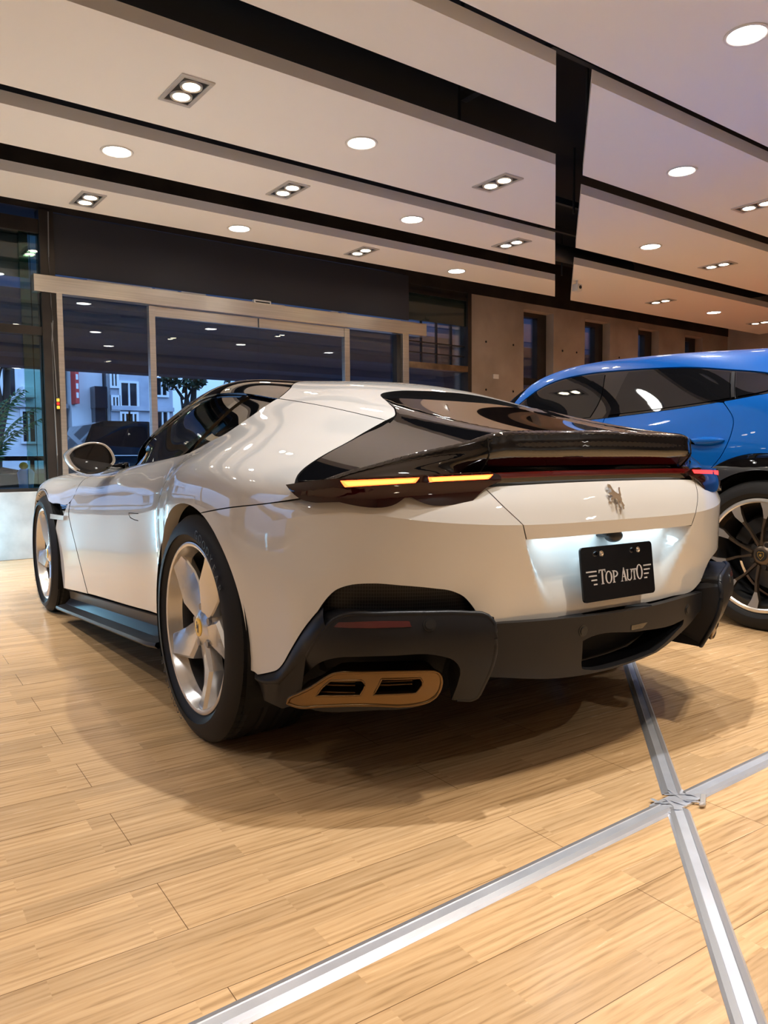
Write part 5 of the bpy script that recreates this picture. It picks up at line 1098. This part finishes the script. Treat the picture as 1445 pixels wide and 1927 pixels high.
    for nm, sg in (('rear_quarter_glass', [[(-.085,1.078),(.02,1.13),(.16,1.175),(.33,1.196)],[(.33,1.196),(.235,1.016)],[(.235,1.016),(.05,1.028),(-.085,1.078)]]),
                   ('rear_door_glass', [[(.372,1.199),(.62,1.211),(.92,1.214),(1.10,1.214)],[(1.10,1.214),(1.14,1.014)],[(1.14,1.014),(.6,1.014),(.275,1.015)],[(.275,1.015),(.372,1.199)]]),
                   ('front_door_glass', [[(1.30,1.214),(1.6,1.211),(1.88,1.193),(2.13,1.115),(2.26,1.045)],[(2.26,1.045),(2.0,1.018),(1.30,1.014)],[(1.30,1.014),(1.26,1.1),(1.30,1.214)]])):
        pair(nm, M['tint_dark'], C, U, sg, .035, 0, lift=.0005)
    for x0, x1 in ((.352,.256),): pair('quarter_pillar', M['plastic_b'], C, U, [[(x0-.010,1.199),(x1-.010,1.014)],[(x1-.010,1.014),(x1+.010,1.014)],[(x1+.010,1.014),(x0+.010,1.199)],[(x0+.010,1.199),(x0-.010,1.199)]], .03, .004, lift=.003)
    # black wheel-arch cladding and sill
    cl = [[(u, v-.004) for u, v in ar], [ar[-1],(.56,.40),(.598,.21)], [(.598,.21),(.60,.02)], [(.60,.02),(.53,.01)], [(.53,.01),(ain[-1][0],ain[-1][1])], ain[::-1], [ain[0],(-.53,.12)], [(-.53,.12),ar[0]]]
    ain2 = arc(U, 0, .40, .455, 178, 2, 26, -.45, .3)
    cl = [[(u, v-.004) for u, v in ar], [(ar[-1][0],ar[-1][1]-.004),(.535,.36),(.58,.214)], [(.58,.214),(.58,.01)], [(.58,.01),(.47,.01)], [(.47,.01),ain2[-1]], ain2[::-1], [ain2[0],(-.62,.06)], [(-.62,.06),(-.60,.38),(ar[0][0],ar[0][1]-.004)]]
    pair('arch_cladding', [M['gloss'], M['dark']], C, U, cl, .035, .05, lift=.008)
    fin = arc(U, 3.003, .40, .455, 178, 2, 22, 2.55, .3)
    cf = [[(u, v-.004) for u, v in af], [(af[-1][0],af[-1][1]-.004),(3.62,.06)], [(3.62,.06),fin[-1]], fin[::-1], [fin[0],(2.47,.01)], [(2.47,.01),(2.42,.214)], [(2.42,.214),(af[0][0],af[0][1]-.004)]]
    pair('front_arch_cladding', [M['gloss'], M['dark']], C, U, cf, .045, .05, lift=.008)
    pair('sill_cladding', M['satin'], C, U, [[(.585,.215),(2.45,.215)],[(2.45,.215),(2.45,.01)],[(2.45,.01),(.585,.01)],[(.585,.01),(.585,.215)]], .06, .03, lift=.01)
    m = MB(); m.box((-.60,-.95,.30), (-.50,.95,.62)); m.box((-.97,-.80,.36), (-.60,.80,.98)); m.box((-.46,-.55,.30), (3.4,.55,.7)); m.box((.50,-.90,.28), (2.5,.90,.40)); m.box((3.5,-.8,.3), (3.86,.8,.86)); m.build('underbody', M['liner'], C)
    m = MB(); vv = np.linspace(0, VM, 41); P = U(np.full(41, -.96), vv); bm = m.bm; bm.faces.new([bm.verts.new(p) for p in P]); m.build('tail_panel', M['gloss'], C)
    m = MB(); vv = np.linspace(0, VM, 41); P = U(np.full(41, 3.88), vv); bm = m.bm; bm.faces.new([bm.verts.new(p) for p in P]); m.build('front_grille', M['mesh'], C)
    for cx in (0, 3.003):
        for s_ in (1, -1):
            m = MB(); m.lathe([(.465, .985*s_), (.465, .60*s_), (.02, .60*s_)], 40, c=(cx,0,.40), a0=math.radians(-12), a1=math.radians(192)); m.build('wheel_well', M['liner'], C)
    wheel(C, (0,.855,.401), 1, .401, .303, .315, 'rear_wheel', base=-12, letters=False, style='blue')
    wheel(C, (0,-.855,.401), -1, .401, .303, .315, 'rear_wheel', base=20, letters=False, style='blue')
    wheel(C, (3.003,.86,.396), 1, .396, .303, .285, 'front_wheel', base=10, letters=False, style='blue', front=True)
    wheel(C, (3.003,-.86,.396), -1, .396, .303, .285, 'front_wheel', base=30, letters=False, style='blue', front=True)
blue_car()
# ------------------------------------------------------------------ the street outside
M['asphalt'] = noise_col(mat('asphalt', (.05,.05,.055), .9), (.035,.036,.04), (.06,.06,.065), 12, 6)
M['soffit'] = noise_col(mat('overpass_concrete', (.2,.2,.22), .9), (.10,.12,.20), (.17,.20,.31), .5, 6, stretch=(.3,3,1))
M['bwall'] = noise_col(mat('painted_facade', (.6,.6,.6), .9), (.58,.58,.60), (.86,.85,.84), 1.2, 8, stretch=(1,1,.4))
M['bwall2'] = noise_col(mat('grey_tiled_facade', (.4,.4,.45), .9), (.33,.34,.39), (.48,.49,.54), 2, 6)
M['bwall3'] = noise_col(mat('stained_facade', (.5,.5,.5), .9), (.22,.22,.23), (.55,.54,.53), 1.5, 8, stretch=(1,1,.3))
M['bwin'] = mat('dark_windowpane', (.012,.014,.02), .08)
M['bwhite'] = mat('white_window_surround', (.72,.72,.72), .8)
M['bark'] = mat('dark_bark', (.02,.018,.015), .9)
M['leaf'] = mat('tree_leaf', (.018,.035,.014), .7)
M['palm'] = mat('palm_leaf', (.09,.27,.13), .5)
M['palmstem'] = mat('palm_stem', (.22,.27,.10), .6)
M['sign'] = mat('red_sign_board', (.55,.05,.04), .6)
M['carblack'] = mat('parked_car_paint', (.008,.008,.010), .2, coat=1)
M['carpale'] = mat('pale_car_paint', (.55,.62,.66), .3, coat=1)
S('street', MB().box((-30, FN+.36, -.22), (60, 60, -.12)), M['asphalt'])
m = MB(); m.box((-25, 6.8, 2.82), (45, 13.0, 3.6)); S('overpass', m, M['soffit'])
for y_, z_, d_ in ((7.4,2.74,.5), (9.0,2.70,.7), (11.0,2.68,.6), (12.6,2.66,.45)): S('overpass_beam', MB().box((-25, y_, z_), (45, y_+d_, 2.83)), M['soffit'])
def building(x0, x1, y, h, m_, label, wins, surround=False, ledges=(), depth=3.9):
    e_ = empty('building', ((x0+x1)/2, y, 0), label=label, cat='building', group='buildings across the street')
    rel(MB().box((x0, y, -.12), (x1, y+depth, h)).build('wall', m_), e_)
    for a, b, c, d in wins:
        f = MB()
        for q in (((a-.06,b-.06),(c+.06,b)), ((a-.06,d),(c+.06,d+.06)), ((a-.06,b),(a,d)), ((c,b),(c+.06,d)), (((a+c)/2-.02,b),((a+c)/2+.02,d))): f.box((q[0][0], y-.07, q[0][1]), (q[1][0], y, q[1][1]))
        fo = rel(f.build('window_frame', M['bwhite'] if surround else m_), e_); MB().box((a, y-.012, b), (c, y+.0, d)).build('pane', M['bwin'], fo); fo.children[0].matrix_parent_inverse = Matrix.Identity(4)
        fo.children[0].location = (0,0,0)
    for z, dd in ledges: rel(MB().box((x0, y-dd, z), (x1, y, z+.12)).build('ledge', m_), e_)
    return e_
Y = 20
building(-6, 3.24, Y, 6.2, M['bwall'], 'pale stained building behind the palm at far left', [(.4,2.2,1.0,3.0),(1.5,2.1,2.0,3.2),(2.3,2.7,2.6,3.6),(2.75,1.5,3.05,2.3),(-2,1.4,-1,2.6),(-4,1.4,-3,2.6)], ledges=((2.42,.12),(4.4,.2)))
m = MB(); m.box((2.72, Y-.35, 2.66), (3.06, Y-.002, 2.95), .01); m.box((2.76, Y-.36, 2.70), (3.02, Y-.35, 2.91)); tag(m.build('air_conditioner', M['bwhite']), 'boxy air conditioner on the pale building at far left', 'air conditioner')
building(3.28, 4.03, Y+.6, 7, M['bwall3'], 'narrow dirty building with balconies left of the red sign', [(3.55,1.5,3.95,2.3),(3.55,2.75,3.95,3.5)], ledges=((2.45,.3),(3.7,.25)))
m = MB(); m.box((4.08, Y-.25, 2.55), (4.18, Y+.2, 3.9))
for z_ in (2.7,2.95,3.2,3.45,3.7): m.box((4.10, Y-.26, z_), (4.16, Y-.25, z_+.15), mt=1)
tag(m.build('street_sign', [M['sign'], M['bwhite']]), 'tall narrow red and white sign between two buildings', 'sign')
building(4.08, 4.95, Y+.2, 7, M['bwall'], 'plain pale building right of the red sign', [], ledges=())
m = MB(); m.box((4.60, Y-.25, 2.45), (4.94, Y+.2, 3.05)); m.box((4.62, Y-.15, 1.9), (4.90, Y+.2, 2.46)); tag(m.build('balcony_cage', M['bwin']), 'dark balcony cage on the plain pale building', 'balcony')
for k in range(3): m = MB(); m.tube([(5.005+.03*k, Y-.03, -.12), (5.005+.03*k, Y-.03, 5)], .012, 8); tag(m.build('drain_pipe', M['bwall3']), 'thin grey drain pipe between the pale and grey buildings', 'pipe', 'drain pipes on the grey gable')
building(5.10, 6.95, Y, 6.4, M['bwall2'], 'blue-grey building with white framed windows left of the tree', [(5.16,2.45,5.30,2.78),(5.16,1.75,5.30,2.05),(5.40,2.55,5.85,3.2),(5.40,1.95,5.58,2.32),(5.64,1.95,5.82,2.32),(5.14,3.1,5.28,3.6),(6.45,1.9,6.75,2.4),(6.45,2.9,6.75,3.4)], True, ledges=((2.42,.1),(1.8,.1)))
building(5.35, 6.6, Y-2.2, 1.78, M['bwall3'], 'low flat shed in front of the blue-grey building', [], ledges=((1.66,.1),), depth=1.6)
building(14.0, 24.0, 21, 2.6, M['bwall2'], 'low grey building far to the right beyond the shop windows', [(15,1.0,16,2.0),(17,1.0,18,2.0),(19,1.0,20,2.0),(21.5,1,22.5,2)])
def tree(x, y, h, label, r, n, seed, trunk=True):
    rn = random.Random(seed); e_ = empty('street_tree', (x, y, 0), label=label, cat='tree', group='trees along the street')
    m = MB(); m.tube([(x-.1,y,-.2), (x-.02,y,1.2), (x+.10,y,2.2), (x+.05,y,h)], [.16,.14,.12,.07], 8); m.tube([(x+.05,y,1.5), (x+.25,y,2.4), (x+.32,y,h+.2)], [.10,.09,.05], 8)
    for k in range(5): a = rn.uniform(0, 2*PI); m.tube([(x,y,h-.9+.2*k), (x+math.cos(a)*r*.7, y+math.sin(a)*r*.5, h-.3+.2*k)], [.05,.015], 6)
    rel(m.build('trunk', M['bark'], None, 60), e_)
    m = MB()
    for k in range(n):
        a, b, q = rn.uniform(0, 2*PI), rn.uniform(-1, 1), rn.uniform(.35, 1)**.5; c = Vector((x+math.cos(a)*r*q*math.sqrt(1-b*b*.6), y+math.sin(a)*r*q*.7, h+b*r*.62*q+.1)); s = rn.uniform(.05,.12)
        d = Vector((rn.uniform(-1,1), rn.uniform(-1,1), rn.uniform(-1,.3))).normalized(); e2 = d.cross(Vector((rn.uniform(-1,1), rn.uniform(-1,1), rn.uniform(-1,1)))).normalized(); m.quad(c-d*s, c+e2*s*.42, c+d*s, c-e2*s*.42)
    rel(m.build('foliage', M['leaf']), e_)
tree(5.80, 16.4, 3.0, 'dark leafy tree seen behind the door leaf mullion', .62, 750, 4)
tree(7.9, 17.4, 3.35, 'dark tree above the black roof of the white car', .62, 420, 5)
tree(1.55, 17.0, 3.3, 'dark tree reaching into the left window pane', .55, 450, 6)
def parked(x, y, L, label, m_, hroof=1.55, seed=1, rz=0):
    e_ = empty('parked_car', (x, y, -.12), rz, label=label, cat='car', group='cars parked in the street')
    prof = [(-L/2,.35),(-L/2+.02,.75),(-L/2+.12,.92),(-L*.30,1.0),(-L*.20,hroof-.08),(-L*.12,hroof),(L*.14,hroof),(L*.23,hroof-.10),(L*.36,1.0),(L/2-.15,.90),(L/2,.7),(L/2,.35)]
    m = MB(); m.prism(prof, (0,1.7,0), (0,-.85,0), (1,0,0), (0,0,1)); m.build('body', m_, e_)
    for s_ in (-1, 1):
        for w_ in (-L*.31, L*.31):
            m = MB(); m.cyl((w_, s_*.70, .33), (w_, s_*.87, .33), .33, n=28); m.build('wheel', M['rubber'], e_, 40)
        m = MB(); m.prism([(-L*.27,1.03),(-L*.185,hroof-.12),(L*.16,hroof-.10),(L*.31,1.02)], (0,.01,0), (0,s_*.855-.005,0), (1,0,0), (0,0,1)); m.build('side_glass', M['bwin'], e_)
parked(3.55, 15.0, 3.5, 'black car with a domed roof parked across the street', M['carblack'], 1.92)
parked(-.6, 15.0, 4.4, 'black car parked behind the palm at left', M['carblack'], 1.45)
parked(4.9, 10.4, 4.4, 'pale blue car low behind the door mirror of the white car', M['carpale'], 1.22)
m = MB(); m.tube([(-6, 13.4, 1.02), (14, 13.4, 1.02)], .05, 8); m.tube([(-6, 13.4, .55), (14, 13.4, .55)], .04, 8)
for k in range(14): m.tube([(-6+1.5*k, 13.4, -.12), (-6+1.5*k, 13.4, 1.02)], .04, 8)
tag(m.build('guard_rail', M['carblack']), 'dark guard rail along the far side of the street', 'rail')
m = MB(); m.box((-8, 8.6, -.12), (2.9, 9.0, .78)); tag(m.build('planter_wall', mat('planter_concrete', (.10,.105,.10), .9)), 'low dark planter wall outside the left window', 'planter')
# palm just outside the left window
e_ = empty('areca_palm', (-.62, 6.35, 0), label='tall green areca palm just outside the left window', cat='plant')
rn = random.Random(11); ms = MB(); ml = MB()
for k in range(24):
    a = rn.uniform(0, 2*PI); b = Vector((-.62+rn.uniform(-.07,.07), 6.35+rn.uniform(-.07,.07), 0)); top = rn.uniform(1.25, 1.9); out = rn.uniform(.35,.75); P_ = []
    for i in range(15):
        t = i/14; P_.append(b+Vector((math.cos(a)*out*t**2.2, math.sin(a)*out*.6*t**2.2, top*(1.12*t-.22*t**3.2))))
    ms.tube(P_, [.012*(1-.75*i/14) for i in range(15)], 6)
    for i in range(6, 15):
        d = (P_[min(i+1,14)]-P_[i-1]).normalized(); sd = d.cross(Vector((0,0,1))); sd = sd.normalized() if sd.length > 1e-3 else Vector((1,0,0))
        for s_ in (-1, 1):
            for j in (0, .5):
                p = P_[i-1].lerp(P_[i], j); l = .30*(1-.5*abs(i-9)/6); q = p+sd*s_*l*.75+d*l*.55-Vector((0,0,l*.30)); w_ = d*.013; mid = p.lerp(q, .5)+Vector((0,0,.03))
                ml.quad(p-w_*.4, mid-w_, q, mid+w_)
rel(ms.build('stems', M['palmstem'], None, 60), e_); rel(ml.build('fronds', M['palm']), e_)
m = MB(); m.lathe([(.001,0),(.14,0),(.17,.22),(.18,.24),(.15,.24),(.14,.2),(.001,.2)], 32, axis='z', c=(-.62,6.35,0)); rel(m.build('pot', M['plastic_b'], None, 40), e_)
# blue and white tub with a yellow lid beside the palm
e_ = empty('paint_tub', (-.08, 6.55, .66), label='small blue and white tub with a yellow top behind the left window', cat='tub')
m = MB(); m.lathe([(.001,0),(.07,0),(.085,.16),(.06,.20),(.001,.20)], 28, axis='z'); m.build('body', mat('tub_blue', (.25,.45,.85), .4), e_, 40); m = MB(); m.ball((-.02,0,.235), .045, (1,1,.9), 14); m.build('lid', mat('tub_yellow', (.55,.42,.03), .5), e_, 60)
tag(MB().box((-.4, 6.3, -.12), (.2, 6.8, .66)).build('plinth', mat('grey_plinth', (.16,.165,.17), .8)), 'grey plinth outside the left window under the tub', 'plinth')
bpy.context.view_layer.update()
